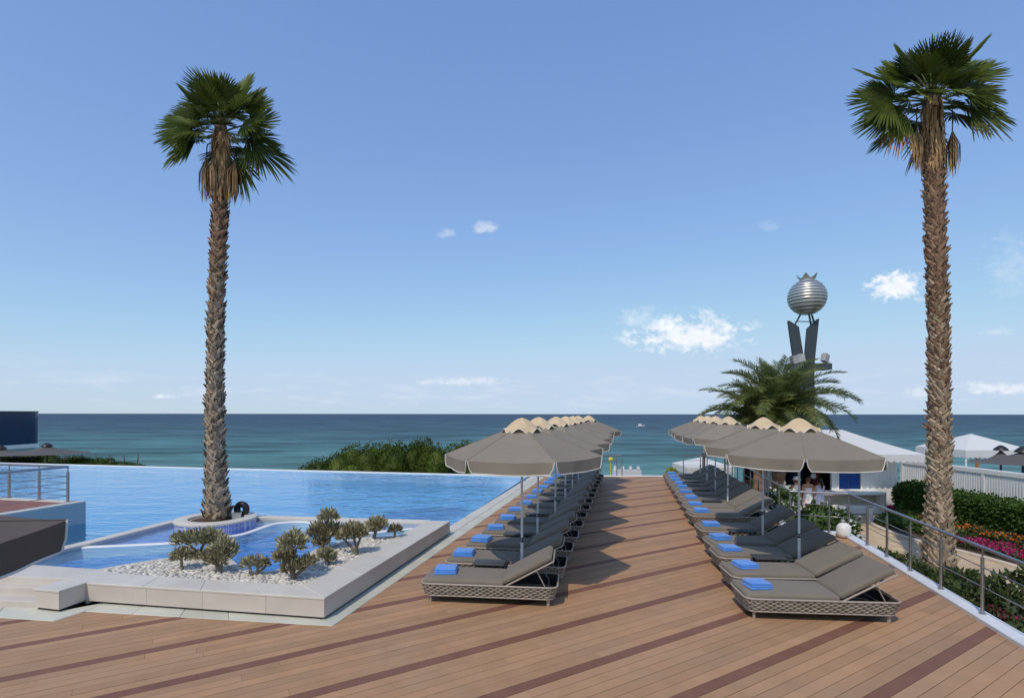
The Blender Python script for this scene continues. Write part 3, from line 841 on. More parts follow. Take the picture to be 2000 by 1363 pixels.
def blob_leaves(ells, n, size, wid, spread=0.6, lo=0.72, hi=1.08, up=0.2, zmin=None):
    vol = np.array([r[0] * r[1] + r[1] * r[2] + r[0] * r[2] for c, r in ells]); vol = vol / vol.sum()
    Ps, Ds = [], []
    for (c, r), k in zip(ells, vol):
        m = max(8, int(n * k))
        d = nrs.normal(size=(m, 3)); d /= np.linalg.norm(d, axis=1)[:, None]
        rad = nrs.uniform(lo, hi, m)
        lump = np.array([mnoise.noise(Vector(x * 2.6) + Vector(c)) for x in d]) * 0.16
        p = d * np.array(r) * (rad + lump)[:, None] + np.array(c)
        Ps.append(p); Ds.append(d + nrs.normal(size=(m, 3)) * spread + np.array([0, 0, up]))
    P, D = np.concatenate(Ps), np.concatenate(Ds)
    if zmin is not None:
        ok = P[:, 2] > zmin; P, D = P[ok], D[ok]
    S = nrs.uniform(0.7, 1.3, len(P)) * size
    return P, D, S, S * wid
def shrub(name, label, cat, loc, ells, n, size, wid, mats, group=None, stem=True, spots=None, spot_mat=None, spot_size=0.05, core=0.8, up=0.2, mix=None):
    t = thing(name, label, cat, loc, 0, group)
    P, D, S, W = blob_leaves(ells, n, size, wid, up=up)
    mi = None
    if mix: mi = (nrs.rand(len(P)) < mix).astype(int)
    put('foliage', quads_mesh('foliage', P, D, S, W, mats, mi=mi, core=sphere_core(ells, core) if core else None), t)
    if spots:
        P, D, S, W = blob_leaves(ells, spots * 3, spot_size, 0.9, lo=1.14, hi=1.34, spread=0.4)
        struct(put('flowers', quads_mesh('flowers', P, D, S, W, spot_mat), t), 'stuff')
    if stem:
        mb = MB()
        zb = 0.0
        for c, r in ells[:4]:
            mb.tube([(c[0] * 0.3, c[1] * 0.3, zb - 0.05), (c[0] * 0.7, c[1] * 0.7, zb + (c[2] - zb) * 0.5), c], [0.04, 0.03, 0.015], 6)
        mb.build('stem', M['twig'], t, smooth=40)
    return t

# ------------------------------------------------------------------ fan palms
def fan_blade(rad, nseg, spread, droop, fused=0.5, cup=0.15, mi_dead=None, seed=0):
    """blade in local space: petiole arrives from -X, blade spreads in the XY plane, face up"""
    r_ = random.Random(seed)
    mb = MB()
    half = R(spread) / 2
    dw = half * 2 / nseg
    for i in range(nseg):
        a = -half + dw * (i + 0.5)
        L_ = rad * (0.80 + 0.20 * math.cos(a * 0.75)) * r_.uniform(0.93, 1.05)
        aj = a + r_.uniform(-0.02, 0.02)
        ux, uy = math.cos(aj), math.sin(aj)
        px, py = -uy, ux
        sts = [(0.02, 0.10), (0.28, 1.0), (fused, 1.0), (0.78, 0.86), (0.92, 0.50), (1.0, 0.05)]
        verts = []
        dr = droop * r_.uniform(0.6, 1.5)
        for t, w in sts:
            rr = L_ * t
            if t <= fused: hw = rr * math.tan(dw / 2) * 1.02
            else: hw = L_ * fused * math.tan(dw / 2) * w
            z = cup * rad * (t ** 2) * math.cos(a) * 0.4 - dr * rad * max(0, t - fused * 0.8) ** 1.8 * 1.9
            fold = hw * 0.55
            verts += [(ux * rr + px * hw, uy * rr + py * hw, z - fold), (ux * rr, uy * rr, z + fold), (ux * rr - px * hw, uy * rr - py * hw, z - fold)]
        fs = []
        for k in range(len(sts) - 1):
            o = k * 3
            fs += [(o, o + 1, o + 4, o + 3), (o + 1, o + 2, o + 5, o + 4)]
        mb.add(verts, fs, 0)
    return mb
def frond_part(name, plen, rad, nseg, spread, droop, tilt, mats, seed, Mx, sag=0.1):
    mb = fan_blade(rad, nseg, spread, 0.0, seed=seed, fused=0.60)
    M_ = Matrix.Translation((plen, 0, -sag * plen)) @ Matrix.Rotation(R(tilt), 4, 'Y')
    rr = random.Random(seed)
    wj = [rr.uniform(0.6, 1.4) for _ in range(nseg)]
    out = []
    sc_ = Mx.to_scale().x
    for i, p in enumerate(mb.v):
        t = math.hypot(p[0], p[1]) / rad
        q = Mx @ (M_ @ Vector(p))
        dz = droop * wj[(i // 18) % nseg] * rad * sc_ * max(0, t - 0.18) ** 1.7
        q.z -= dz
        out.append(tuple(q))
    mb.v = out
    path = [Mx @ Vector((plen * t, 0, -sag * plen * t * t)) for t in (0, 0.35, 0.7, 1.0)]
    mb.tube(path, [0.035 * sc_, 0.022 * sc_, 0.017 * sc_, 0.014 * sc_], 6, mi=1, flat=0.6)
    return mb.mesh(name, mats)
def hanging_frond(name, plen, rad, mats, seed, out=0.55, arch=0.25):
    """dead frond: stalk arches over, the closed blade hangs straight down"""
    r_ = random.Random(seed)
    mb = MB()
    path = [Vector((0, 0, 0)), Vector((out * 0.45, 0, arch * 0.75)), Vector((out * 0.8, 0, arch * 0.6)), Vector((out, 0, arch * 0.05)), Vector((out * 1.02, 0, -plen))]
    path = smooth_line(path, 4)
    mb.tube(path, [0.028] * 4 + [0.018] * (len(path) - 4), 6, mi=1, flat=0.6)
    e = path[-1]
    for i in range(46):
        a = r_.uniform(0, 6.28); q = r_.uniform(0.02, 0.17)
        L_ = rad * r_.uniform(0.6, 1.0)
        w = r_.uniform(0.010, 0.022)
        p0 = e + Vector((math.cos(a) * 0.02, math.sin(a) * 0.02, r_.uniform(-0.03, 0.04)))
        p1 = e + Vector((math.cos(a) * q, math.sin(a) * q, -L_ * 0.35))
        p2 = e + Vector((math.cos(a) * q * 1.05, math.sin(a) * q * 1.05, -L_ * 0.75))
        p3 = e + Vector((math.cos(a) * q * 0.8 + r_.uniform(-.05, .05), math.sin(a) * q * 0.8, -L_))
        s = Vector((-math.sin(a), math.cos(a), 0)) * w
        mb.add([p0 - s * .6, p0 + s * .6, p1 - s, p1 + s, p2 - s * .8, p2 + s * .8, p3], [(0, 1, 3, 2), (2, 3, 5, 4), (4, 5, 6)])
    return mb.mesh(name, mats)
def boot_mesh(name, mat, seed):
    r_ = random.Random(seed)
    # stub of an old leaf stalk: broad at the foot, split and pointing up and out
    L_, w, th = 0.27, 0.062, 0.020
    mb = MB()
    rows = []
    for t, ww, o in ((0, 1.0, 0.0), (0.35, 0.95, 0.006), (0.7, 0.72, 0.014), (1.0, 0.36, 0.030)):
        j = r_.uniform(-0.006, 0.006)
        rows.append([(-w * ww + j, o, L_ * t), (0, o + th * (1.2 - 0.5 * t), L_ * t + 0.01), (w * ww + j, o, L_ * t), (0, o - 0.008, L_ * t)])
    vv = [p for r0 in rows for p in r0]
    ff = [(i * 4 + j, i * 4 + (j + 1) % 4, i * 4 + 4 + (j + 1) % 4, i * 4 + 4 + j) for i in range(3) for j in range(4)]
    ff += [(12, 13, 14, 15)]
    mb.add(vv, ff)
    return mb
BOOTS = [(boot_mesh('leaf_base', None, s), ) for s in range(3)]

def fan_palm(label, loc, height, rprof, crown_r, fronds, seed, hang, lean=(0, 0), red_from=0.5, boots_n=640, skirt=(0.86, 1.0)):
    r_ = random.Random(seed)
    t = thing('fan_palm', label, 'palm tree', loc, 0, 'tall fan palms')
    def ctr(h): 
        f = h / height
        return Vector((lean[0] * f + 0.05 * math.sin(f * 5 + seed), lean[1] * f, h))
    def rad(h):
        f = h / height
        for (f0, r0), (f1, r1) in zip(rprof[:-1], rprof[1:]):
            if f <= f1: return r0 + (r1 - r0) * (f - f0) / (f1 - f0)
        return rprof[-1][1]
    path = [ctr(height * i / 30) for i in range(31)]
    mb = MB(); mb.tube(path, [rad(height * i / 30) for i in range(31)], 14)
    trunk = mb.build('trunk', M['bark'], t, smooth=60)
    # leaf bases up the trunk
    items = []
    for i in range(boots_n):
        f = (i + 0.5) / boots_n
        h = height * (0.0 + f * 0.90)
        a = i * 2.39996 + r_.uniform(-.15, .15)
        sc = (0.42 + 0.45 * rad(h) / 0.25) * r_.uniform(0.7, 1.25)
        tw = (38 if i % 2 else -38) + r_.uniform(-14, 14)
        tl = r_.uniform(-2, 4) + (14 if r_.random() < 0.09 else 0)
        M_ = (Matrix.Translation(ctr(h)) @ Matrix.Rotation(a, 4, 'Z') @ Matrix.Translation((0, rad(h) - 0.006, 0)) @
              Matrix.Rotation(R(-tl), 4, 'X') @ Matrix.Rotation(R(tw), 4, 'Y') @ Matrix.Diagonal((sc, sc, sc, 1)))
        face = -(Matrix.Rotation(a, 3, 'Z') @ Vector((0, 1, 0))).dot((Vector(loc) - Vector((0, 0, 0))).normalized())
        red = f > red_from and r_.random() < (f - red_from) * 2.2
        items.append((face, M_, red, i % 3))
    items.sort(key=lambda x: -x[0])
    shared = {}
    stuff = MB()
    for k, (face, M_, red, vi) in enumerate(items):
        if k < 290:
            key = (vi, red)
            if key not in shared: shared[key] = BOOTS[vi][0].mesh('leaf_base', M['boot_red'] if red else M['boot'], 30)
            o = put('leaf_base', shared[key], t); o.matrix_local = M_
        else:
            b = BOOTS[vi][0]
            stuff.add([M_ @ Vector(p) for p in b.v], b.f, 1 if red else 0)
    struct(stuff.build('rear_leaf_bases', [M['boot'], M['boot_red']], t), 'stuff')
    # fibrous brown skirt under the crown
    mb = MB()
    for i in range(240):
        h = height * r_.uniform(*skirt); a = r_.uniform(0, 6.283)
        c = ctr(h); rr = rad(h) + r_.uniform(-0.01, 0.05)
        d = Vector((math.cos(a), math.sin(a), 0)); s = Vector((-d.y, d.x, 0)) * r_.uniform(0.012, 0.03)
        L_ = r_.uniform(0.25, 0.6)
        p0 = c + d * rr; p1 = p0 + d * r_.uniform(0.0, 0.06) - Vector((0, 0, L_ * 0.6)); p2 = p0 + d * r_.uniform(-0.02, 0.07) - Vector((0, 0, L_))
        mb.add([p0 - s, p0 + s, p1 + s, p1 - s, p2], [(0, 1, 2, 3), (3, 2, 4)])
    mb.build('fibre_skirt', M['fan_dead'], t)
    top = ctr(height)
    mb = MB(); mb.lathe([(rad(height), -0.05), (rad(height) * 0.95, 0.12), (rad(height) * 0.6, 0.32), (0.02, 0.5)], 12, top); mb.build('crown_shaft', M['bark'], t, smooth=60)
    for fi_, (az, el, sc, kind, roll) in enumerate(fronds):
        s = sc * crown_r
        Mx = (Matrix.Translation(top + Vector((0, 0, 0.12 if el > 30 else 0.0))) @ Matrix.Rotation(R(az), 4, 'Z') @ Matrix.Rotation(R(-el), 4, 'Y') @
              Matrix.Translation((0.06, 0, 0)) @ Matrix.Rotation(R(roll), 4, 'X') @ Matrix.Diagonal((s, s, s, 1)))
        sd_ = seed * 100 + fi_
        if kind == 'dead': me = frond_part('dead_frond', 0.66, 0.70, 26, 140, 0.95, 20, [M['fan_dead'], M['petiole']], sd_, Mx, 0.15)
        elif kind == 'half': me = frond_part('frond', 0.68, 0.80, 32, 155, 0.62, 12, [M['fan'], M['petiole']], sd_, Mx, 0.2)
        elif kind == 'young': me = frond_part('frond', 0.45, 0.6, 24, 110, 0.55, 15, [M['fan_young'], M['petiole']], sd_, Mx)
        else: me = frond_part('frond', 0.66, 0.84, 36, 172 + 8 * kind, (0.10, 0.30, 0.45)[kind], 6, [M['fan'], M['petiole']], sd_, Mx)
        put('dead_frond' if kind == 'dead' else 'frond', me, t)
    for (az, f, plen, rd_, out, arch) in hang:
        me = hanging_frond('hanging_dead_frond', plen, rd_, [M['fan_dead'], M['bark']], int(az) + 3, out, arch)
        o = put('hanging_dead_frond', me, t)
        o.matrix_local = Matrix.Translation(ctr(height * f)) @ Matrix.Rotation(R(az), 4, 'Z')
    return t
# azimuth 0 = to the right in the picture, 90 = away from the camera
def crown(spec, seed):
    r_ = random.Random(seed)
    return [(az + r_.uniform(-6, 6), el + r_.uniform(-4, 4), sc * r_.uniform(0.94, 1.06), k, roll) for az, el, sc, k, roll in spec]
lp = G(423, 1012, 0.38)
fl = crown([(178, 10, 0.6, 0, -50), (4, 10, 0.6, 0, 50), (148, 12, 0.55, 0, -20), (32, 12, 0.55, 0, 20), (-122, 6, 0.45, 1, -10), (-58, 6, 0.45, 1, 10), (140, 56, 0.95, 0, -20), (40, 58, 0.98, 0, 20), (-100, 48, 0.62, 0, 0), (-60, 58, 0.7, 0, 20), (-140, 40, 0.72, 0, -35), (-38, 34, 0.72, 0, 40), (166, 40, 0.9, 0, -50), (14, 40, 0.9, 0, 50), (172, -4, 0.9, 1, -55), (205, 14, 0.75, 1, -45), (-20, 10, 0.75, 1, 55), (128, 74, 1.0, 0, 5), (112, 60, 0.95, 0, 15), (52, 70, 1.05, 0, -5), (70, 56, 0.95, 0, -15), (92, 80, 0.9, 0, 0), (-75, 74, 0.8, 0, 0), (-120, 62, 0.72, 0, 10),
            (176, 20, 1.02, 0, -62), (152, 30, 0.92, 0, -40), (188, 2, 0.85, 1, -60), (168, -10, 0.88, 2, -45), (228, -8, 0.62, 2, -20),
            (4, 24, 0.92, 0, 62), (22, 10, 0.90, 1, 40), (-8, -6, 0.82, 1, 60), (2, -16, 1.10, 2, 45), (-20, -62, 0.85, 'half', 70),
            (-108, 24, 0.50, 1, -10), (-62, 30, 0.52, 1, 15), (90, 25, 0.9, 0, 0), (70, 0, 0.85, 1, 20), (115, -5, 0.85, 1, -20), 
            (-52, -14, 0.45, 'dead', 20), (60, -35, 0.7, 'dead', 0)], 3)
palm_l = fan_palm('tall fan palm growing from the round mosaic planter in the pool', (lp.x, lp.y, 0.37), 8.55,
         [(0, 0.255), (0.05, 0.205), (0.14, 0.165), (0.4, 0.138), (0.8, 0.125), (1, 0.135)], 0.98, fl, 3,
         [(182, 0.965, 0.30, 1.0, 0.30, 0.10), (-12, 0.955, 0.30, 1.05, 0.34, 0.08), (-110, 0.94, 0.2, 0.8, 0.2, 0.05)], lean=(0.04, 0.0), red_from=0.45, skirt=(0.86, 1.0), boots_n=1250)
rp = Vector((11.02, 14.0, -1.25))
fr_ = crown([(178, 10, 0.6, 0, -50), (4, 10, 0.6, 0, 50), (148, 12, 0.55, 0, -20), (32, 12, 0.55, 0, 20), (-122, 6, 0.45, 1, -10), (-58, 6, 0.45, 1, 10), (140, 56, 0.95, 0, -20), (40, 58, 0.98, 0, 20), (-100, 48, 0.62, 0, 0), (-60, 58, 0.7, 0, 20), (-140, 40, 0.72, 0, -35), (-38, 34, 0.72, 0, 40), (166, 40, 0.9, 0, -50), (14, 40, 0.9, 0, 50), (172, -4, 0.9, 1, -55), (205, 14, 0.75, 1, -45), (-20, 10, 0.75, 1, 55), (125, 66, 1.0, 0, 5), (100, 76, 0.95, 0, 0), (150, 46, 1.08, 0, -25), (60, 70, 1.0, 0, -5), (35, 52, 1.10, 0, 10), (12, 40, 1.15, 0, 40), (80, 58, 0.95, 0, 0), (-80, 70, 0.75, 0, 0), (-130, 56, 0.75, 0, -20), (-40, 54, 0.8, 0, 25),
            (170, 26, 1.0, 0, -55), (184, 6, 1.15, 1, -58), (176, -12, 1.02, 2, -50), (196, -20, 0.92, 'dead', -55), (222, 4, 0.62, 1, -20),
            (4, 18, 1.0, 1, 55), (18, -4, 0.95, 1, 35), (-12, -12, 0.98, 2, 55), (-25, 12, 0.72, 1, 50),
            (-105, 26, 0.5, 0, -15), (-68, 20, 0.52, 1, 15), (-98, 0, 0.8, 'young', 0), (90, 25, 0.95, 0, 0), (75, 0, 0.9, 1, 20), (110, -5, 0.9, 1, -20), 
            (-10, -2, 0.85, 'dead', 45), (60, -30, 0.8, 'dead', 0)], 8)
palm_r = fan_palm('tall fan palm in the flower bed beyond the steel railing', tuple(rp), 12.0,
         [(0, 0.35), (0.06, 0.27), (0.15, 0.225), (0.4, 0.198), (0.75, 0.185), (0.93, 0.20), (1, 0.205)], 1.25, fr_, 12,
         [(184, 0.985, 0.62, 1.1, 0.42, 0.18), (-8, 0.985, 0.66, 1.2, 0.46, 0.20)], lean=(-0.14, 0.0), red_from=0.25, boots_n=1700, skirt=(0.87, 1.0))

# round mosaic planter of the left palm
ring = thing('round_planter', 'round planter ring clad in violet and white mosaic at the palm foot', 'planter', (lp.x, lp.y, 0))
mb = MB(); mb.lathe([(0.80, -0.3), (0.80, 0.345), (0.60, 0.345), (0.60, -0.3)], 56); mb.build('mosaic_wall', M['ring_tile'], ring, smooth=40)
mb = MB(); mb.lathe([(0.55, 0.33), (0.55, 0.385), (0.57, 0.402), (0.80, 0.402), (0.825, 0.385), (0.825, 0.348), (0.55, 0.348)], 56); mb.build('rim', M['stone_top'], ring, smooth=40)
mb = MB(); mb.lathe([(0.0, 0.36), (0.3, 0.36), (0.56, 0.345)], 30); mb.build('soil', M['soil'], ring)
# black disc lamp and small grey box beside the trunk
dl = thing('disc_floodlight', 'black round floodlight disc standing behind the palm trunk', 'floodlight', (lp.x + 0.40, lp.y + 0.32, 0.35))
mb = MB()
rg_ = [Vector((0.105 * math.cos(a), 0, 0.17 + 0.115 * math.sin(a))) for a in [2 * math.pi * i / 24 for i in range(24)]]
mb.tube(rg_, 0.072, 10, closed=True); mb.build('ring', M['black'], dl, smooth=60)
mb = MB(); mb.box((0, 0, 0.02), (0.16, 0.1, 0.06)); mb.build('foot', M['black'], dl)
bx = thing('spotlight_box', 'small grey box light on the palm planter rim', 'light', (lp.x + 0.46, lp.y - 0.02, 0.36))
mb = MB(); mb.box((0, 0, 0.075), (0.17, 0.13, 0.13), 0.4, top=(1.1, 1.1)); mb.build('housing', M['rock'], bx)
mb = MB(); mb.box((0.0, 0.0, 0.146), (0.15, 0.11, 0.01), 0.4); mb.build('lens', M['steel'], bx)

# ------------------------------------------------------------------ sun loungers
LL, LW = 1.95, 0.72
def loop(hx, hy, ch, z, k=4):
    pts = []
    for cx, cy, a0 in ((hx - ch, -hy + ch, -90), (hx - ch, hy - ch, 0), (-hx + ch, hy - ch, 90), (-hx + ch, -hy + ch, 180)):
        for i in range(k + 1):
            a = R(a0 + 90 * i / k)
            pts.append(Vector((cx + ch * math.cos(a), cy + ch * math.sin(a), z)))
    return pts
def make_lounger():
    t = thing('sun_lounger', 'x', 'sun lounger', (0, 0, 0), 0, 'sun loungers set out in two rows on the deck')
    ZT, ZB = 0.285, 0.112
    top, bot = loop(LL / 2, LW / 2, 0.11, ZT), loop(LL / 2 - 0.05, LW / 2 - 0.045, 0.10, ZB)
    mb = MB(); mb.tube(top, 0.0145, 8, closed=True); mb.build('top_rail', M['frame'], t, smooth=60)
    mb = MB(); mb.tube(bot, 0.013, 8, closed=True); mb.build('bottom_rail', M['frame'], t, smooth=60)
    # woven rope side: staggered lozenges of rope round the whole basket, over a dark lining
    k = len(top)
    seg = [(top[(i + 1) % k] - top[i]).length for i in range(k)]
    per = sum(seg)
    def surf(s, f):
        s %= per
        i = 0
        while s > seg[i]: s -= seg[i]; i += 1
        u = s / seg[i]
        return (bot[i].lerp(bot[(i + 1) % k], u)).lerp(top[i].lerp(top[(i + 1) % k], u), f)
    mb = MB()
    rows, cols = 5, 50
    pitch = per / cols
    for r_ in range(rows):
        f0 = 0.10 + 0.80 * (r_ + 0.5) / rows
        for c in range(cols):
            s0 = (c + (0.5 if r_ % 2 else 0)) * pitch
            hl, hh = pitch * 0.54, 0.088
            m0 = surf(s0, f0); tg = (surf(s0 + 0.02, f0) - surf(s0 - 0.02, f0)).normalized()
            up = (surf(s0, f0 + 0.1) - surf(s0, f0 - 0.1)).normalized()
            nrm = tg.cross(up).normalized()
            H_ = (surf(s0, f0 + hh) - m0).length
            a, b = m0 + tg * -hl - nrm * 0.006, m0 + tg * hl - nrm * 0.006
            q = [a, m0 - tg * hl * .45 + up * H_, m0 + tg * hl * .45 + up * H_, b, m0 + tg * hl * .45 - up * H_, m0 - tg * hl * .45 - up * H_,
                 m0 - tg * hl * .35 + nrm * 0.016, m0 + tg * hl * .35 + nrm * 0.016]
            mb.add(q, [(0, 6, 1), (1, 6, 7, 2), (2, 7, 3), (3, 7, 4), (4, 7, 6, 5), (5, 6, 0)])
    mb.build('woven_side', M['rope'], t, smooth=80)
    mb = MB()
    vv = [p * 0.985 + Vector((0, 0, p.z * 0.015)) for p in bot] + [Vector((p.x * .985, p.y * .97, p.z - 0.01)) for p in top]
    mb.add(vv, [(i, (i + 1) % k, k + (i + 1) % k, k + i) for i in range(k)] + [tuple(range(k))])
    mb.build('lining', M['dark_mesh'], t)
    for sx in (-1, 1):
        for sy in (-1, 1):
            mb = MB(); rr = 0.021 if sx < 0 else 0.027
            x, y = sx * (LL / 2 - 0.13), sy * (LW / 2 - 0.10)
            mb.tube([(x, y, ZB + 0.01), (x, y, 0.012), (x, y, 0.0)], [rr, rr * 0.95, rr * 0.8], 10)
            mb.build('leg', M['frame'], t, smooth=40)
    HX = -LL / 2 + 1.19                                  # hinge
    me = rounded_box('seat_cushion', (1.175, LW - 0.055, 0.088), 0.036, M['cushion'], 3, 0.010, 5)
    put('seat_cushion', me, t, (-LL / 2 + 0.02 + 0.5875, 0, 0.303))
    ang = R(28)
    back = put('back_cushion', rounded_box('back_cushion', (0.78, LW - 0.055, 0.088), 0.036, M['cushion'], 3, 0.010, 5), t)
    back.matrix_local = Matrix.Translation((HX, 0, 0.262)) @ Matrix.Rotation(-ang, 4, 'Y') @ Matrix.Translation((0.41, 0, 0.062))
    mb = MB()
    for sy in (-1, 1): mb.tube([(HX, sy * 0.325, 0.262), (HX + 0.80 * math.cos(ang), sy * 0.325, 0.262 + 0.80 * math.sin(ang))], 0.0125, 8)
    e_ = (HX + 0.80 * math.cos(ang), 0, 0.262 + 0.80 * math.sin(ang))
    mb.tube([(e_[0], -0.325, e_[2]), (e_[0], 0.325, e_[2])], 0.0125, 8)
    for f in (0.25, 0.5, 0.75):
        mb.box((HX + 0.8 * f * math.cos(ang), 0, 0.262 + 0.8 * f * math.sin(ang) + 0.004), (0.05, 0.65, 0.006), M=Matrix.Rotation(-ang, 4, 'Y'))
    mb.build('back_frame', M['frame'], t, smooth=40)
    mb = MB()
    for sy in (-1, 1): mb.tube([(HX + 0.46, sy * 0.27, 0.262 + 0.46 * math.tan(ang)), (HX + 0.62, sy * 0.27, 0.20)], 0.008, 6)
    mb.tube([(HX + 0.62, -0.29, 0.20), (HX + 0.62, 0.29, 0.20)], 0.008, 6)
    mb.build('back_support', M['frame'], t, smooth=40)
    return t
ORD = ['nearest', 'second', 'third', 'fourth', 'fifth', 'sixth', 'seventh', 'eighth', 'ninth', 'tenth', 'eleventh', 'twelfth', 'thirteenth', 'farthest']
def ordn(i, n):
    if i == 0: return 'nearest'
    if i == n - 1: return 'farthest'
    return ORD[i] + ' nearest'
lounger0 = make_lounger()
BACKS = {c.name: c.matrix_basis.copy() for c in lounger0.children if c.name in ('back_cushion', 'back_frame')}
towel_me = []
for s in range(3):
    r_ = random.Random(s)
    bm = bmesh.new()
    for li, (z, hx, hy, dx) in enumerate(((0.0, 0.160, 0.150, 0), (0.027, 0.156, 0.148, 0.004), (0.053, 0.152, 0.144, -0.003))):
        ret = bmesh.ops.create_cube(bm, size=1.0)
        for v in ret['verts']: v.co = Vector((v.co.x * hx * 2 + dx, v.co.y * hy * 2, v.co.z * 0.030 + z + 0.015))
    bmesh.ops.bevel(bm, geom=list(bm.edges), offset=0.0135, segments=3, affect='EDGES', profile=0.5)
    for v in bm.verts:
        n = mnoise.noise(Vector((v.co.x * 9 + s * 5, v.co.y * 9, v.co.z * 4)))
        v.co.z += n * 0.013 - 0.018 * max(0, abs(v.co.x) / 0.155 - 0.55) * (v.co.z / 0.09)
        v.co.x += n * 0.011; v.co.y += mnoise.noise(v.co * 8) * 0.010
    me = bpy.data.meshes.new('folded_towel'); bm.to_mesh(me); bm.free()
    me.materials.append(M['towel']); me.polygons.foreach_set('use_smooth', [True] * len(me.polygons))
    towel_me.append(me)
def row(corners, rz, where, tables_after):
    n = len(corners)
    ex = Vector((math.cos(rz), math.sin(rz), 0)); ey = Vector((-math.sin(rz), math.cos(rz), 0))
    for i, (x, y) in enumerate(corners):
        jr = rz + R(rnd.uniform(-1.6, 1.6))
        c = Vector((x, y, 0)) + ex * LL / 2 + ey * LW / 2
        global used
        if not used: o = lounger0; used = True
        else: o = copy_tree(lounger0)
        o.location = c; o.rotation_euler = (0, 0, jr)
        dj = R(rnd.uniform(-2.2, 2.2)); hz = Vector((-LL / 2 + 1.19, 0, 0.262))
        for chd in o.children:
            kn = chd.name.split('.')[0]
            if kn in BACKS: chd.matrix_basis = Matrix.Translation(hz) @ Matrix.Rotation(dj, 4, 'Y') @ Matrix.Translation(-hz) @ BACKS[kn]
        o['label'] = 'woven taupe sun lounger, %s to the camera in the row %s' % (ordn(i, n), where)
        tw = put('folded_towel', towel_me[i % 3])
        tw.location = c + ex * (-0.70 + rnd.uniform(-.03, .03)) + ey * (-0.02 + rnd.uniform(-.04, .04)) + Vector((0, 0, 0.352))
        tw.rotation_euler = (0, 0, jr + R(rnd.uniform(-11, 11))); tw.scale = (rnd.uniform(0.92, 1.1), rnd.uniform(0.9, 1.08), rnd.uniform(0.85, 1.1))
        tag(tw, 'folded blue towel on the %s lounger in the row %s' % (ordn(i, n), where), 'towel', 'folded blue towels on the loungers')
    ta = [a for a in tables_after]
    for k, i in enumerate(ta):
        a = Vector((*corners[i], 0)) + ey * LW; b = Vector((*corners[i + 1], 0))
        gap = (b - a).dot(ey)
        m = (a + b) / 2 + ex * (0.86 - ((a + b) / 2 - a).dot(ex))
        if not used_t: tt = make_table()
        else: tt = copy_tree(used_t[0])
        if not used_t: used_t.append(tt)
        tt.location = m; tt.rotation_euler = (0, 0, rz)
        tt['label'] = 'low charcoal side table after the %s lounger in the row %s' % (ordn(i, n), where)
used = False; used_t = []
def make_table():
    t = thing('side_table', 'x', 'side table', (0, 0, 0), 0, 'low side tables between the loungers')
    put('table_top', rounded_box('table_top', (0.50, 0.30, 0.028), 0.010, M['table'], 2), t, (0, 0, 0.37))
    for sx in (-1, 1):
        for sy in (-1, 1):
            mb = MB(); mb.box((sx * 0.2, sy * 0.11, 0.178), (0.028, 0.028, 0.356)); mb.build('leg', M['table'], t)
    mb = MB(); mb.box((0, 0, 0.10), (0.40, 0.02, 0.02)); mb.build('stretcher', M['table'], t)
    return t
lc = [(-1.31 + 0.2175 * 1.03 * i, 7.74 + 1.03 * i) for i in range(14)]
row(lc, R(-7), 'beside the pool', [0, 2, 4, 6, 8, 10, 12])
rcY = [7.09, 8.03, 9.08, 9.93, 11.17, 12.79, 13.80, 14.85, 15.90, 17.0, 18.0, 18.95, 19.95, 21.0]
rc = [(3.07 + 0.208 * (y - 7.09), y) for y in rcY]
row(rc, R(-4.5), 'along the steel railing', [1, 3, 6, 8, 10, 12])

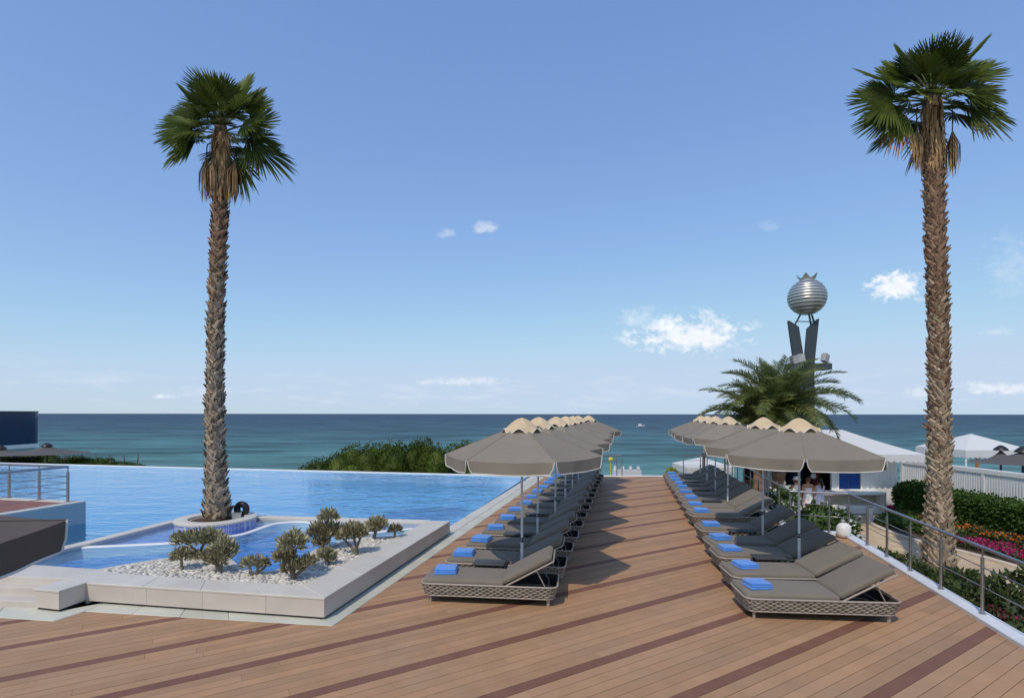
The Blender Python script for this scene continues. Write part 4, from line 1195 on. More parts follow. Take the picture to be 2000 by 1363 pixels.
# ------------------------------------------------------------------ parasols
def make_parasol(fabric, name='parasol', RC=1.235, ZE=2.055, ZA=2.53):
    t = thing(name, 'x', 'parasol', (0, 0, 0), 0, 'taupe hexagonal parasols over the loungers')
    cor = [Vector((RC * math.cos(R(60 * i)), RC * math.sin(R(60 * i)), 0)) for i in range(6)]
    mb = MB()
    nt, ns = 8, 8
    for i in range(6):
        a, b = cor[i], cor[(i + 1) % 6]
        vv = []
        for j in range(nt + 1):
            t_ = 0.07 + 0.93 * j / nt
            for k in range(ns + 1):
                s = k / ns
                p = (a.lerp(b, s)) * t_
                z = ZA + (ZE - ZA) * (t_ ** 1.06) - 0.035 * 4 * s * (1 - s) * t_ * (1.15 - 0.55 * t_)
                vv.append((p.x, p.y, z))
        mb.add(vv, [(j * (ns + 1) + k, (j + 1) * (ns + 1) + k, (j + 1) * (ns + 1) + k + 1, j * (ns + 1) + k + 1) for j in range(nt) for k in range(ns)])
    canopy = mb.build('canopy', fabric, t, smooth=9)
    mb = MB()
    for i in range(6):
        a = cor[i]
        mb.tube([a * f + Vector((0, 0, ZA + (ZE - ZA) * f ** 1.06 + 0.002)) for f in (0.1, 0.4, 0.7, 1.0)], 0.005, 5)
    mb.build('seam', fabric, canopy, smooth=60)
    drop = 0.172
    for i in range(6):
        a, b = cor[i], cor[(i + 1) % 6]
        d = (b - a); L_ = d.length; d.normalize(); nrm = Vector((d.y, -d.x, 0))
        if nrm.dot(a) < 0: nrm = -nrm
        N_ = 20
        vv = []; lower = []
        for k in range(N_ + 1):
            s = k / N_
            u = 0.012 + (L_ - 0.024) * s
            e = min(u - 0.012, L_ - 0.012 - u)
            r0 = 0.065
            rise = 0.0 if e > r0 else r0 - math.sqrt(max(0, r0 * r0 - (r0 - e) ** 2))
            ins = 0.022 * (1 - min(1, e / 0.05))
            sag = 0.035 * 4 * s * (1 - s) * 0.6
            wob = 0.010 * math.sin(s * 9 + i * 2.1) + 0.006 * math.sin(s * 23 + i)
            for j in range(4):
                f = j / 3
                uu = u + (ins * f if s < 0.5 else -ins * f)
                p = a + d * uu + nrm * (0.006 + wob * f)
                vv.append((p.x, p.y, ZE - sag - (drop - rise - 0.004 * math.sin(s * 7)) * f))
            lower.append(Vector(vv[-1]))
        mb = MB(); mb.add(vv, [(k * 4 + j, k * 4 + j + 1, k * 4 + j + 5, k * 4 + j + 4) for k in range(N_) for j in range(3)])
        val = mb.build('valance', fabric, t, smooth=60)
        mb = MB()
        pth = [Vector(vv[0]), Vector(vv[1])] + lower[0:1] + lower[1:-1] + lower[-1:] + [Vector(vv[-3]), Vector(vv[-4])]
        mb.tube(pth, 0.0078, 6); mb.build('piping', M['piping'], val, smooth=60)
    # ruffled cap over the vent
    mb = MB(); n = 72; vv = []; rim = []
    for j in range(7):
        t_ = j / 6
        for k in range(n):
            a = 2 * math.pi * k / n
            w = math.cos(6 * a)                       # +1 over a rib, -1 between ribs
            rr = 0.02 + 0.285 * t_ * (1 + 0.04 * w)
            z = 2.635 - 0.205 * t_ ** 1.25 - 0.045 * w * t_ ** 3 + 0.012 * math.sin(t_ * 3.1) * w
            vv.append((rr * math.cos(a), rr * math.sin(a), z))
            if j == 6: rim.append(Vector(vv[-1]))
    vv.append((0, 0, 2.64))
    mb.add(vv, [(j * n + k, (j + 1) * n + k, (j + 1) * n + (k + 1) % n, j * n + (k + 1) % n) for j in range(6) for k in range(n)] + [(len(vv) - 1, k, (k + 1) % n) for k in range(n)])
    cap = mb.build('cap', M['cap'], t, smooth=60)
    mb = MB(); mb.tube(rim, 0.0065, 5, closed=True); mb.build('piping', M['piping'], cap, smooth=60)
    mb = MB(); mb.tube([(0, 0, 0.72), (0, 0, 2.60)], 0.019, 10); mb.build('upper_pole', M['alu'], t, smooth=40)
    mb = MB(); mb.tube([(0, 0, 0.05), (0, 0, 0.74)], 0.0235, 10); mb.build('lower_pole', M['alu'], t, smooth=40)
    mb = MB(); mb.tube([(0, 0, 0.70), (0, 0, 0.725)], 0.029, 10); mb.tube([(0, 0, 0.745), (0, 0, 0.765)], 0.027, 10); mb.tube([(0.02, 0, 0.735), (0.07, -0.01, 0.735)], 0.009, 6)
    mb.build('clamp', M['black'], t, smooth=40)
    mb = MB(); mb.box((0, 0, 0.025), (0.42, 0.42, 0.05)); mb.tube([(0, 0, 0.05), (0, 0, 0.16)], 0.032, 10); mb.build('base', M['slate'], t, smooth=30)
    mb = MB(); mb.lathe([(0.0, 0), (0.05, 0), (0.05, 0.06), (0.0, 0.06)], 12, (0, 0, 2.06)); mb.lathe([(0.0, 0), (0.055, 0), (0.055, 0.05), (0, 0.05)], 12, (0, 0, 2.44)); mb.build('hub', M['alu'], t, smooth=40)
    for i in range(6):
        c = cor[i]
        mb = MB(); mb.tube([c * 0.04 + Vector((0, 0, ZA - 0.06)), c * 0.985 + Vector((0, 0, ZE - 0.014))], 0.009, 6); rib = mb.build('rib', M['alu'], t, smooth=40)
        mb = MB(); mb.tube([c * 0.04 + Vector((0, 0, 2.09)), c * 0.5 + Vector((0, 0, ZA + (ZE - ZA) * 0.5 - 0.035))], 0.007, 6); mb.build('strut', M['alu'], rib, smooth=40)
    return t
par0 = make_parasol(M['fabric'])
pl = [(0.16, 8.5, -69.5), (0.495, 10.55, -66), (1.005, 12.6, -72), (1.445, 14.66, -69), (1.86, 16.7, -71), (2.31, 18.8, -66), (2.92, 20.8, -70)]
pr = [(4.66, 8.8, -114), (4.99, 10.8, -113), (5.85, 14.72, -96), (6.24, 16.65, -92), (6.72, 18.7, -95), (7.2, 20.75, -95)]
firstp = True
for lst, where in ((pl, 'over the row beside the pool'), (pr, 'over the row along the railing')):
    for i, (x, y, a) in enumerate(lst):
        o = par0 if firstp else copy_tree(par0); firstp = False
        o.location = (x, y, 0); o.rotation_euler = (R(rnd.uniform(-0.6, 0.6)), R(rnd.uniform(-0.6, 0.6)), R(a))
        o['label'] = 'taupe parasol with beige cap, %s to the camera %s' % (ordn(i, len(lst)), where)
# the one cut off by the left edge, its shade put into the canvas colour
near = make_parasol(M['fabric_shaded'], RC=1.22, ZE=2.055, ZA=2.17)
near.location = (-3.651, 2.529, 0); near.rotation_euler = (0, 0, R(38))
near['label'] = 'shade-darkened parasol corner cut off at the left edge, close to the camera'
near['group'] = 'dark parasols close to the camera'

# ------------------------------------------------------------------ kerb and steel railing
kerb = struct(bpy.data.objects.new('deck_kerb', None)); C.objects.link(kerb)
def kin(y): return 6.40 + 0.25 * (y - 8.3)
slab_strip(kerb, (kin(2.0), 2.0), (kin(12.0), 12.0), (kin(2.0) + 0.25, 1.94), (kin(12.3) + 0.20, 12.25), 9, -1.4, 0.05, M['kerb'], 'kerb_stone', bevel=0.008)
slab_strip(kerb, (6.30, 12.26), (kin(12.0) - 0.005, 12.0), (6.42, 12.56), (kin(12.3) + 0.195, 12.26), 1, -1.4, 0.05, M['kerb'], 'kerb_stone', bevel=0.008)
slab_strip(kerb, (6.28, 12.30), (9.12, 23.4), (6.52, 12.5), (9.36, 23.4), 8, -1.4, 0.045, M['kerb'], 'kerb_stone', bevel=0.008)
def railing(label, pts, z0, top, cabs, skip_post=(), post_r=0.021, rail_r=0.024, group='steel railings', cat='railing', name='steel_railing', open_ends=0.0):
    o = Vector((*pts[0], 0))
    t = thing(name, label, cat, (o.x, o.y, z0), 0, group)
    P = [Vector((p[0], p[1], 0)) - o for p in pts]
    for i, p in enumerate(P):
        if i in skip_post: continue
        mb = MB(); mb.tube([p + Vector((0, 0, 0.0)), p + Vector((0, 0, top - 0.12))], post_r, 10)
        mb.tube([p + Vector((0, 0, top - 0.13)), p + Vector((0, 0, top))], post_r * 0.45, 8)
        post = mb.build('post', M['steel'], t, smooth=40)
        mb = MB(); mb.tube([p, p + Vector((0, 0, 0.012))], post_r * 2.0, 14); mb.build('flange', M['steel'], post, smooth=40)
    ext = [p.copy() for p in P]
    if open_ends: ext[-1] += (P[-1] - P[-2]).normalized() * open_ends
    mb = MB(); mb.tube([p + Vector((0, 0, top + rail_r * 0.5)) for p in ext], rail_r, 10); mb.build('handrail', M['steel'], t, smooth=60)
    for h in cabs:
        mb = MB(); mb.tube([p + Vector((0, 0, h)) for p in ext], 0.0075, 6); mb.build('cable', M['steel'], t, smooth=60)
    return t
kp = [(kin(y) + 0.13, y) for y in (6.1, 7.22, 8.24, 9.2, 10.1, 11.0)]
railing('steel handrail with thin cables along the right-hand deck edge', [(kin(2.6) + 0.13, 2.6), (kin(3.8) + 0.13, 3.8), (kin(5.0) + 0.13, 5.0)] + kp + [(7.46, 12.02), (7.10, 12.15), (6.36, 12.42)], 0.05, 0.87, (0.36, 0.62), skip_post=())
side = [(6.40, 12.48)] + [(6.40 + 2.80 * f, 12.48 + 10.9 * f) for f in (0.10, 0.22, 0.34, 0.46, 0.58, 0.70, 0.82, 1.0)]
railing('steel handrail running behind the far loungers towards the sea', side, 0.045, 0.87, (0.3, 0.58))
railing('short steel railing at the far right end of the deck', [(7.42, 23.5), (8.3, 23.5), (9.2, 23.5)], 0.03, 0.87, (0.22, 0.44, 0.66))
railing('short steel railing at the far left end of the deck', [(3.85, 23.55), (4.55, 23.55), (4.78, 23.55)], 0.03, 0.87, (0.22, 0.44, 0.66))
railing('thin steel ladder rail at the far corner of the pool', [(0.42, 21.4), (0.42, 21.9)], -0.3, 0.62, (), post_r=0.018, rail_r=0.018, group=None, cat='pool ladder', name='pool_ladder')

# white egg-shaped speaker at the kerb corner
sp = thing('garden_speaker', 'white rounded outdoor speaker on the kerb corner', 'speaker', (7.25, 11.86, 0.0))
bm = bmesh.new(); bmesh.ops.create_icosphere(bm, subdivisions=4, radius=1.0)
for v in bm.verts:
    x, y, z = v.co
    e = 2.5
    k = (abs(x) ** e + abs(y) ** e + abs(z) ** e) ** (-1 / e)
    v.co = Vector((x * k * 0.138, y * k * 0.135, (z * k) * 0.165 + 0.165))
    v.co.x += 0.03 * (v.co.z / 0.37 - 0.5)
me = bpy.data.meshes.new('housing'); bm.to_mesh(me); bm.free(); me.materials.append(M['white'])
me.polygons.foreach_set('use_smooth', [True] * len(me.polygons)); put('housing', me, sp)
mb = MB(); mb.lathe([(0.0, 0.0), (0.085, 0.0), (0.092, -0.012), (0.0, -0.012)], 24)
g_ = mb.build('grille', M['alu'], sp, smooth=40); g_.matrix_local = Matrix.Translation((-0.118, -0.05, 0.195)) @ Matrix.Scale(0.8, 4) @ Matrix.Rotation(R(-82), 4, 'Y') @ Matrix.Rotation(R(20), 4, 'X')

# ------------------------------------------------------------------ cloud-pruned succulents in the gravel
def succulent(label, base, stems, seed):
    """stems: list of clumps (dx,dy,z,r, flat, brown)"""
    r_ = random.Random(seed)
    stems = [(dx * 1.05, dy, z * (0.72 if seed == 2 else 0.86), r * 1.08, fl_, br) for dx, dy, z, r, fl_, br in stems]
    t = thing('pruned_succulent', label, 'shrub', base, 0, 'cloud-pruned shrubs in the white gravel')
    mb = MB()
    for (dx, dy, z, r, fl_, br) in stems:
        q = Vector((dx * 0.25, dy * 0.25, z * 0.35)) + Vector((r_.uniform(-.03, .03), r_.uniform(-.03, .03), 0))
        mb.tube(smooth_line([Vector((0, 0, -0.04)), q, Vector((dx * 0.8, dy * 0.8, z * 0.78)), Vector((dx, dy, z))], 3), [0.030, 0.028, 0.026, 0.024, 0.022, 0.021, 0.020, 0.018, 0.016, 0.012][:10], 7)
        for k in range(5):
            a = r_.uniform(0, 6.28)
            mb.tube([(dx * 0.8, dy * 0.8, z * 0.78), (dx + math.cos(a) * r * 0.6, dy + math.sin(a) * r * 0.6, z + r * 0.1)], [0.012, 0.005], 5)
    mb.build('trunk', M['twig'], t, smooth=60)
    for (dx, dy, z, r, fl_, br) in stems:
        n = int(820 * (r / 0.2) ** 2)
        d = nrs.normal(size=(n, 3)); d /= np.linalg.norm(d, axis=1)[:, None]
        d[:, 2] = np.where(d[:, 2] < -0.35, -d[:, 2] * 0.5, d[:, 2])
        lump = np.array([mnoise.noise(Vector(x * 3.1) + Vector((seed, 0, 0))) for x in d]) * 0.42
        rr = nrs.uniform(0.45, 0.92, n) + lump
        P = d * rr[:, None] * np.array([r, r, r * fl_]) + np.array([dx, dy, z])
        D = d * 0.9 + np.array([0, 0, 0.9]) + nrs.normal(size=(n, 3)) * 0.35
        S = nrs.uniform(0.055, 0.115, n)
        mi = (nrs.rand(n) < br).astype(int)
        put('leaf_clump', quads_mesh('leaf_clump', P, D, S, S * 0.32, [M['succulent'], M['succ_brown']], mi=mi, fold=0.3), t)
    return t
def sb(px, py): return tuple(G(px, py, 0.25))
succulent('small olive shrub on a thin trunk at the left end of the gravel', sb(357, 1116), [(-0.02, 0, 0.25, 0.125, 0.9, 0.4)], 1)
succulent('widest flat-topped shrub near the left end of the gravel', sb(388, 1094), [(-0.20, 0.02, 0.44, 0.21, 0.62, 0.15), (0.08, 0.05, 0.47, 0.23, 0.62, 0.15), (0.26, 0.0, 0.42, 0.16, 0.7, 0.25), (0.0, 0, 0.06, 0.10, 0.6, 0.1)], 2)
succulent('tall egg-shaped grey-green shrub beside the widest one', sb(429, 1121), [(-0.08, 0, 0.30, 0.15, 0.9, 0.3), (0.06, 0.0, 0.36, 0.19, 1.2, 0.1), (-0.03, 0.02, 0.22, 0.13, 1.1, 0.2)], 3)
succulent('small v-shaped open shrub in the middle of the gravel', sb(497, 1127), [(-0.08, 0, 0.21, 0.095, 0.9, 0.05), (0.07, 0, 0.22, 0.10, 0.9, 0.1), (0.14, 0.03, 0.17, 0.06, 0.8, 0.6)], 4)
succulent('many-headed brownish shrub in front of the grey rock', sb(573, 1136), [(-0.03, 0.05, 0.60, 0.185, 1.0, 0.1), (-0.12, 0.0, 0.40, 0.13, 0.8, 0.6), (0.0, -0.03, 0.22, 0.13, 0.9, 0.7), (0.17, 0.05, 0.27, 0.12, 0.9, 0.5)], 5)
succulent('small pale green shrub right of the many-headed one', sb(637, 1106), [(0, 0, 0.17, 0.125, 0.9, 0.1), (0.05, 0.02, 0.10, 0.08, 0.9, 0.3)], 6)
succulent('tallest dark shrub with a raised top clump', sb(630, 1075), [(0.10, 0.02, 0.66, 0.15, 0.9, 0.15), (-0.05, 0, 0.34, 0.19, 0.9, 0.65), (0.16, 0.02, 0.34, 0.18, 0.9, 0.6), (-0.02, -0.04, 0.14, 0.12, 0.9, 0.5)], 7)
succulent('brown twisted shrub leaning left towards the tallest one', sb(699, 1086), [(-0.08, 0.02, 0.44, 0.20, 0.8, 0.55), (-0.24, 0.02, 0.36, 0.10, 0.9, 0.9), (0.04, 0, 0.42, 0.12, 0.9, 0.5)], 8)
succulent('round-headed shrub on a straight trunk near the right wall', sb(732, 1056), [(0.05, 0, 0.34, 0.17, 0.85, 0.2), (0.0, 0.02, 0.24, 0.12, 0.8, 0.4)], 9)
succulent('smallest brown shrub at the far corner of the gravel', sb(770, 1053), [(0.02, 0, 0.19, 0.10, 0.9, 0.7)], 10)
# rock in the gravel
bm = bmesh.new(); bmesh.ops.create_icosphere(bm, subdivisions=3, radius=1.0)
for v in bm.verts:
    n = mnoise.noise(v.co * 1.7) * 0.35 + mnoise.noise(v.co * 5) * 0.08
    v.co = Vector((v.co.x * 0.22, v.co.y * 0.14, v.co.z * 0.11)) * (1 + n)
me = bpy.data.meshes.new('rock'); bm.to_mesh(me); bm.free(); me.materials.append(M['rock'])
rk = put('rock', me, None, tuple(G(617, 1108, 0.27))); rk.rotation_euler = (0.1, -0.2, 0.5)
tag(rk, 'angular grey rock lying in the white gravel among the shrubs', 'rock')

# ------------------------------------------------------------------ left: platform with railing in the pool
plat = thing('pool_platform', 'grey rendered platform with terracotta floor standing in the pool', 'platform', (-10.6, 13.5, 0))
pq = [(0, 0), (-0.70, -3.2), (-9.0, -1.4), (-9.0, 2.0)]
mb = MB(); mb.prism(pq, -0.75, 0.49); mb.build('wall', M['render'], plat)
def ring_poly(poly, w):
    out = []
    c = Vector((sum(p[0] for p in poly) / 4, sum(p[1] for p in poly) / 4))
    n = len(poly)
    for i in range(n):
        p, q, r_ = Vector(poly[i - 1]), Vector(poly[i]), Vector(poly[(i + 1) % n])
        d1 = (q - p).normalized(); d2 = (r_ - q).normalized()
        n1 = Vector((-d1.y, d1.x)); n2 = Vector((-d2.y, d2.x))
        if n1.dot(c - q) < 0: n1 = -n1
        if n2.dot(c - q) < 0: n2 = -n2
        b = n1 + n2
        out.append(tuple(q + b * (w / max(0.3, b.dot(n1)))))
    return out
inn = ring_poly(pq, 0.28)
for i in range(4):
    mb = MB(); mb.prism([pq[i], pq[(i + 1) % 4], inn[(i + 1) % 4], inn[i]], 0.49, 0.525, bevel=0.006); mb.build('edge_slab', M['stone_top'], plat)
mb = MB(); mb.prism(inn, 0.488, 0.515); mb.build('floor', M['terracotta'], plat)
railing('grey steel railing round the platform in the pool', [(-16.5, 14.75), (-12.95, 13.98), (-11.95, 13.72), (-10.98, 13.42), (-11.40, 11.75), (-11.62, 10.6)], 0.525, 0.84, (0.14, 0.30, 0.46, 0.62), post_r=0.032, rail_r=0.03)

# ------------------------------------------------------------------ beyond the pool: shrubs, building, far parasols
def mound(px0, px1, pytop, Y, n, label, seed, depth=2.4, zb=-2.2):
    """a broad wind-clipped shrub: a row of overlapping domes"""
    r_ = random.Random(seed)
    x0, x1 = (px0 - 1000) / FPX * Y, (px1 - 1000) / FPX * Y
    c0 = ((x0 + x1) / 2, Y, zb)
    ells = []
    for k in range(n):
        f = (k + 0.5) / n
        px = px0 + (px1 - px0) * f
        zt = CAM_H - (pytop(px) - HOR) * Y / FPX
        w = (x1 - x0) / n
        for q in range(3):
            yy = Y + r_.uniform(-0.5, 0.5) * depth
            h = (zt - zb) * (1 if q == 0 else r_.uniform(0.72, 0.95))
            x = x0 + (x1 - x0) * f + r_.uniform(-.3, .3) * w
            hh = h * 0.5
            ells.append(((x - c0[0], yy - Y, h - hh), (w * r_.uniform(0.9, 1.25), r_.uniform(0.7, 1.1), hh)))
    t = thing('mastic_shrub', label, 'shrub', c0, 0, 'dark shrubs beyond the pool')
    P, D, S, W = blob_leaves(ells, 24000, 0.095, 0.7, lo=0.86, hi=1.03, up=0.15, spread=0.8)
    put('foliage', quads_mesh('foliage', P, D, S, W, M['mastic'], core=sphere_core(ells, 0.86)), t)
    mb = MB()
    for k in range(5):
        x = (x1 - x0) * (k / 4 - 0.5) * 0.7
        mb.tube([(x * 0.8, 0, -0.1), (x, 0.2, 1.0), (x * 1.1, 0.1, 2.0)], [0.09, 0.07, 0.03], 6)
    mb.build('stem', M['twig'], t)
def interp(tbl):
    def f(x):
        for (a, b), (c, d) in zip(tbl[:-1], tbl[1:]):
            if x <= c: return b + (d - b) * (x - a) / (c - a)
        return tbl[-1][1]
    return f
mound(556, 770, interp([(556, 930), (585, 917), (612, 902), (650, 880), (690, 868), (740, 862), (770, 864)]), 29.5, 7, 'long dark green shrub sloping down to the pool edge on its left', 21)
mound(768, 865, interp([(768, 870), (800, 860), (822, 857), (850, 866), (865, 872)]), 29.0, 4, 'domed dark green shrub left of the nearest pool-side parasol', 22)
mound(862, 985, interp([(862, 872), (890, 866), (918, 862), (950, 868), (985, 890)]), 29.5, 4, 'dark green shrub mostly hidden behind the nearest pool-side parasol', 23)
mound(-60, 150, interp([(-60, 890), (20, 889), (80, 884), (120, 889), (150, 895)]), 40.0, 6, 'dark low shrub below the far grey parasols at the left edge', 24)
mound(140, 285, interp([(140, 893), (200, 897), (240, 902), (285, 914)]), 38.0, 5, 'low dark shrub tapering down to the pool edge at the left', 25)

bld = thing('glass_pavilion', 'dark blue glass building with rounded corner at the left edge', 'building', (-52.4, 56, -6.0))
bl = [Vector((1.3 * 0, 0, 0))]
def rc_loop(hx, hy, r0):
    pts = []
    for cx, cy, a0 in ((hx - r0, -hy + r0, -90), (hx - r0, hy - r0, 0), (-hx + r0, hy - r0, 90), (-hx + r0, -hy + r0, 180)):
        for i in range(7): a = R(a0 + 90 * i / 6); pts.append((cx + r0 * math.cos(a), cy + r0 * math.sin(a)))
    return pts
rl = rc_loop(7.0, 4.0, 2.2); off_x = -5.8
mb = MB(); mb.prism([(x + off_x, y) for x, y in rl], 5.45, 8.75); mb.build('glass_wall', M['glass_blue'], bld)
mb = MB(); mb.prism([(x * 1.006 + off_x, y * 1.01) for x, y in rl], 8.75, 8.93); mb.build('roof_edge', M['slate'], bld)
mb = MB(); mb.prism([(x * 1.012 + off_x, y * 1.015) for x, y in rl], 5.05, 5.45); mb.build('floor_band', M['white'], bld)
mb = MB(); mb.prism([(x * 0.97 + off_x, y * 0.97) for x, y in rl], 0.0, 5.05); mb.build('base', M['render'], bld)
for i in range(16):
    x = 7.0 - 2.3 - i * 0.72 + off_x
    mb = MB(); mb.box((x, -4.015, 7.1), (0.06, 0.05, 3.3)); mb.build('mullion', M['slate'], bld)
rl2 = [(x * 1.02 + off_x, y * 1.03) for x, y in rl]
for i in range(15):
    x0 = 7.0 - 2.0 - i * 0.72 + off_x
    mb = MB(); mb.box((x0 - 0.36, -4.11, 6.02), (0.69, 0.03, 0.95)); mb.build('balustrade_pane', M['glass_teal'], bld)
mb = MB(); mb.tube([(5.0 + off_x, -4.12, 6.54), (-6.5 + off_x, -4.12, 6.54)], 0.03, 6); mb.build('balustrade_rail', M['wood'], bld)

def tent_parasol(label, loc, half, zeave, ztop, mat, cap, group, square=8, name='large_parasol', pole_r=0.05):
    t = thing(name, label, 'parasol', loc, 0, group)
    mb = MB(); n = square; vv = []
    for j in range(6):
        f = j / 5
        for k in range(n):
            a = 2 * math.pi * (k + 0.5) / n
            vv.append((half * f * math.cos(a), half * f * math.sin(a), ztop + (zeave - ztop) * (1 - (1 - f) ** 1.5) ** 0.9))
    mb.add(vv, [(j * n + k, (j + 1) * n + k, (j + 1) * n + (k + 1) % n, j * n + (k + 1) % n) for j in range(5) for k in range(n)])
    vl = [(half * math.cos(2 * math.pi * (k + 0.5) / n), half * math.sin(2 * math.pi * (k + 0.5) / n)) for k in range(n)]
    mb.build('canopy', mat, t)
    mb = MB(); mb.lathe([(0.34, -0.05), (0.30, 0.05), (0.12, 0.2), (0.0, 0.24)], 12, (0, 0, ztop)); mb.build('cap', cap, t, smooth=50)
    mb = MB(); mb.tube([(0, 0, 0), (0, 0, ztop)], pole_r, 8); mb.build('pole', M['slate'], t, smooth=40)
    for k in range(n):
        a = 2 * math.pi * (k + 0.5) / n
        mb = MB(); mb.tube([(0.1 * math.cos(a), 0.1 * math.sin(a), zeave + 0.1), (half * 0.6 * math.cos(a), half * 0.6 * math.sin(a), zeave + (ztop - zeave) * 0.22)], 0.02, 5); mb.build('strut', M['slate'], t)
    return t
tg_ = mk('dark_grey_canvas', (0.11, 0.10, 0.095), 0.9, var=0.06, transl=0.05)
def farp(label, px, pyt, pye, halfpx, Y, zb, grp):
    a = atY(px, pyt, Y); e_ = atY(px, pye, Y)
    tent_parasol(label, (a.x, Y, zb), halfpx * Y / FPX, e_.z - zb, a.z - zb - 0.1, tg_, M['black'], grp)
farp('flat dark grey parasol beside the glass building', 92, 869, 886, 72, 37, -2.6, 'far dark parasols')
farp('dark grey parasol cut by the left edge below the glass building', 2, 874, 889, 62, 38, -2.6, 'far dark parasols')

# ------------------------------------------------------------------ far end of the deck and the beach
tl_ = thing('beach_tent', 'small white pyramid tent behind the far right railing', 'tent', (11.2, 32, -2.45))
def tent(t, hx, hy, ze, zt, val, mat, ridge=0.0, legs=True, scal=0.0, nsc=10, wave=0.0):
    mb = MB()
    vv = [(-hx, -hy, ze), (hx, -hy, ze), (hx, hy, ze), (-hx, hy, ze), (-ridge, 0, zt), (ridge + 1e-3, 0, zt)]
    mb.add(vv, [(0, 1, 5, 4), (1, 2, 5), (2, 3, 4, 5), (3, 0, 4)])
    me_o = mb.build('roof', mat, t)
    for i, (a, b) in enumerate(((vv[0], vv[1]), (vv[1], vv[2]), (vv[2], vv[3]), (vv[3], vv[0]))):
        a, b = Vector(a), Vector(b); mb = MB(); n = nsc * 6; q = []
        for k in range(n + 1):
            p = a.lerp(b, k / n); d = val + scal * abs(math.sin(math.pi * k / 6))
            q += [(p.x, p.y, ze), (p.x, p.y, ze - d)]
        mb.add(q, [(2 * k, 2 * k + 1, 2 * k + 3, 2 * k + 2) for k in range(n)])
        mb.build('valance', mat, t)
    if legs:
        for sx in (-1, 1):
            for sy in (-1, 1):
                mb = MB(); mb.tube([(sx * hx * .96, sy * hy * .96, 0), (sx * hx * .96, sy * hy * .96, ze)], 0.05, 8); mb.build('leg', M['white'], t, smooth=40)
tent(tl_, 1.35, 1.35, 2.15, 2.62, 0.35, M['canvas'], scal=0.04, nsc=10)
wp = thing('timber_post', 'thick dark brown timber post behind the far right railing', 'post', (10.6, 30, -2.4))
mb = MB(); mb.tube([(0, 0, 0), (0.01, 0, 1.4), (0, 0, 2.85)], [0.10, 0.09, 0.085], 10); mb.build('shaft', M['bark'], wp, smooth=50)
mb = MB(); mb.tube([(0, 0, 2.852), (0, 0, 2.93)], [0.12, 0.10], 10); mb.build('cap', M['black'], wp, smooth=50)
sy_ = thing('yellow_sign_post', 'thin yellow post with rounded head beyond the far left railing', 'post', tuple(atY(1193, 930, 26.0) - Vector((0, 0, 0.6))))
mb = MB(); mb.tube([(0, 0, 0), (0, 0, 1.35)], 0.028, 8); mb.build('pole', M['yellow'], sy_, smooth=40)
mb = MB(); mb.lathe([(0, 0), (0.10, 0.02), (0.12, 0.09), (0.09, 0.17), (0, 0.2)], 14, (0, 0, 1.33)); mb.build('head', M['yellow'], sy_, smooth=60)
bw = thing('stair_balustrade', 'pale stone stair wall with small pillars past the deck end', 'balustrade', (5.35, 25.3, -1.6))
mb = MB(); mb.box((0.0, 0, 0.85), (1.3, 0.3, 1.7)); mb.build('wall', M['kerb'], bw)
for k in range(4):
    mb = MB(); mb.box((-0.55 + 0.36 * k, 0, 1.79), (0.13, 0.2, 0.18 - 0.02 * k), top=(0.8, 0.8)); mb.build('pillar', M['kerb'], bw)
shrub('potted_shrub', 'small yellow-green plant at the far end of the railing-side row', 'plant', (6.75, 23.0, 0.0), [((0, 0, 0.20), (0.22, 0.2, 0.2)), ((0.15, 0.1, 0.15), (0.16, 0.16, 0.15))], 500, 0.09, 0.5, mk('lime_leaf', (0.28, 0.33, 0.03), 0.5, var=0.3, islrand=0.3, transl=0.2), core=0.6)

# boat on the sea
bt = thing('fishing_boat', 'small white fishing boat far out on the sea', 'boat', tuple(G(1251, 834, -6.0)), R(15))
mb = MB(); vv = []
for x, w, zt in ((-2.7, 0.7, 0.9), (-1.5, 1.05, 0.85), (0.5, 1.1, 0.95), (2.0, 0.7, 1.25), (3.0, 0.05, 1.6)):
    vv += [(x, -w, zt), (x * 0.93, 0, -0.3), (x, w, zt)]
mb.add(vv, [(i * 3 + j, i * 3 + j + 1, i * 3 + j + 4, i * 3 + j + 3) for i in range(4) for j in range(2)] + [(i * 3 + 2, i * 3, i * 3 + 3, i * 3 + 5) for i in range(4)] + [(0, 2, 1)])
mb.build('hull', M['white'], bt)
mb = MB(); mb.box((-0.4, 0, 1.7), (1.7, 1.4, 1.5), top=(0.85, 0.9)); mb.build('cabin', M['white'], bt)
mb = MB(); mb.box((-0.4, 0, 2.5), (2.0, 1.6, 0.1)); mb.build('roof', M['denim'], bt)
mb = MB(); mb.box((0.42, 0, 1.95), (0.06, 1.0, 0.5)); mb.build('window', M['glass_blue'], bt)
mb = MB(); mb.tube([(-0.6, 0, 2.5), (-0.6, 0, 5.0)], 0.07, 6); mb.build('mast', M['slate'], bt)

# ------------------------------------------------------------------ garden on the right, at path level
path_poly = [(9.4, 27.5), (18.6, 27.5), (18.6, 24.6), (15.6, 22.4), (14.0, 21.3), (13.6, 18.4), (13.9, 17.1), (14.1, 15.0), (14.3, 11.0), (14.3, 6.0), (11.2, 6.0), (11.3, 10.0), (11.6, 13.2), (11.2, 16.0), (10.4, 18.5), (9.4, 21.0)]
mb = MB(); mb.prism(path_poly, GZ - 0.2, GZ)
path = struct(mb.build('garden_path', M['paving']))
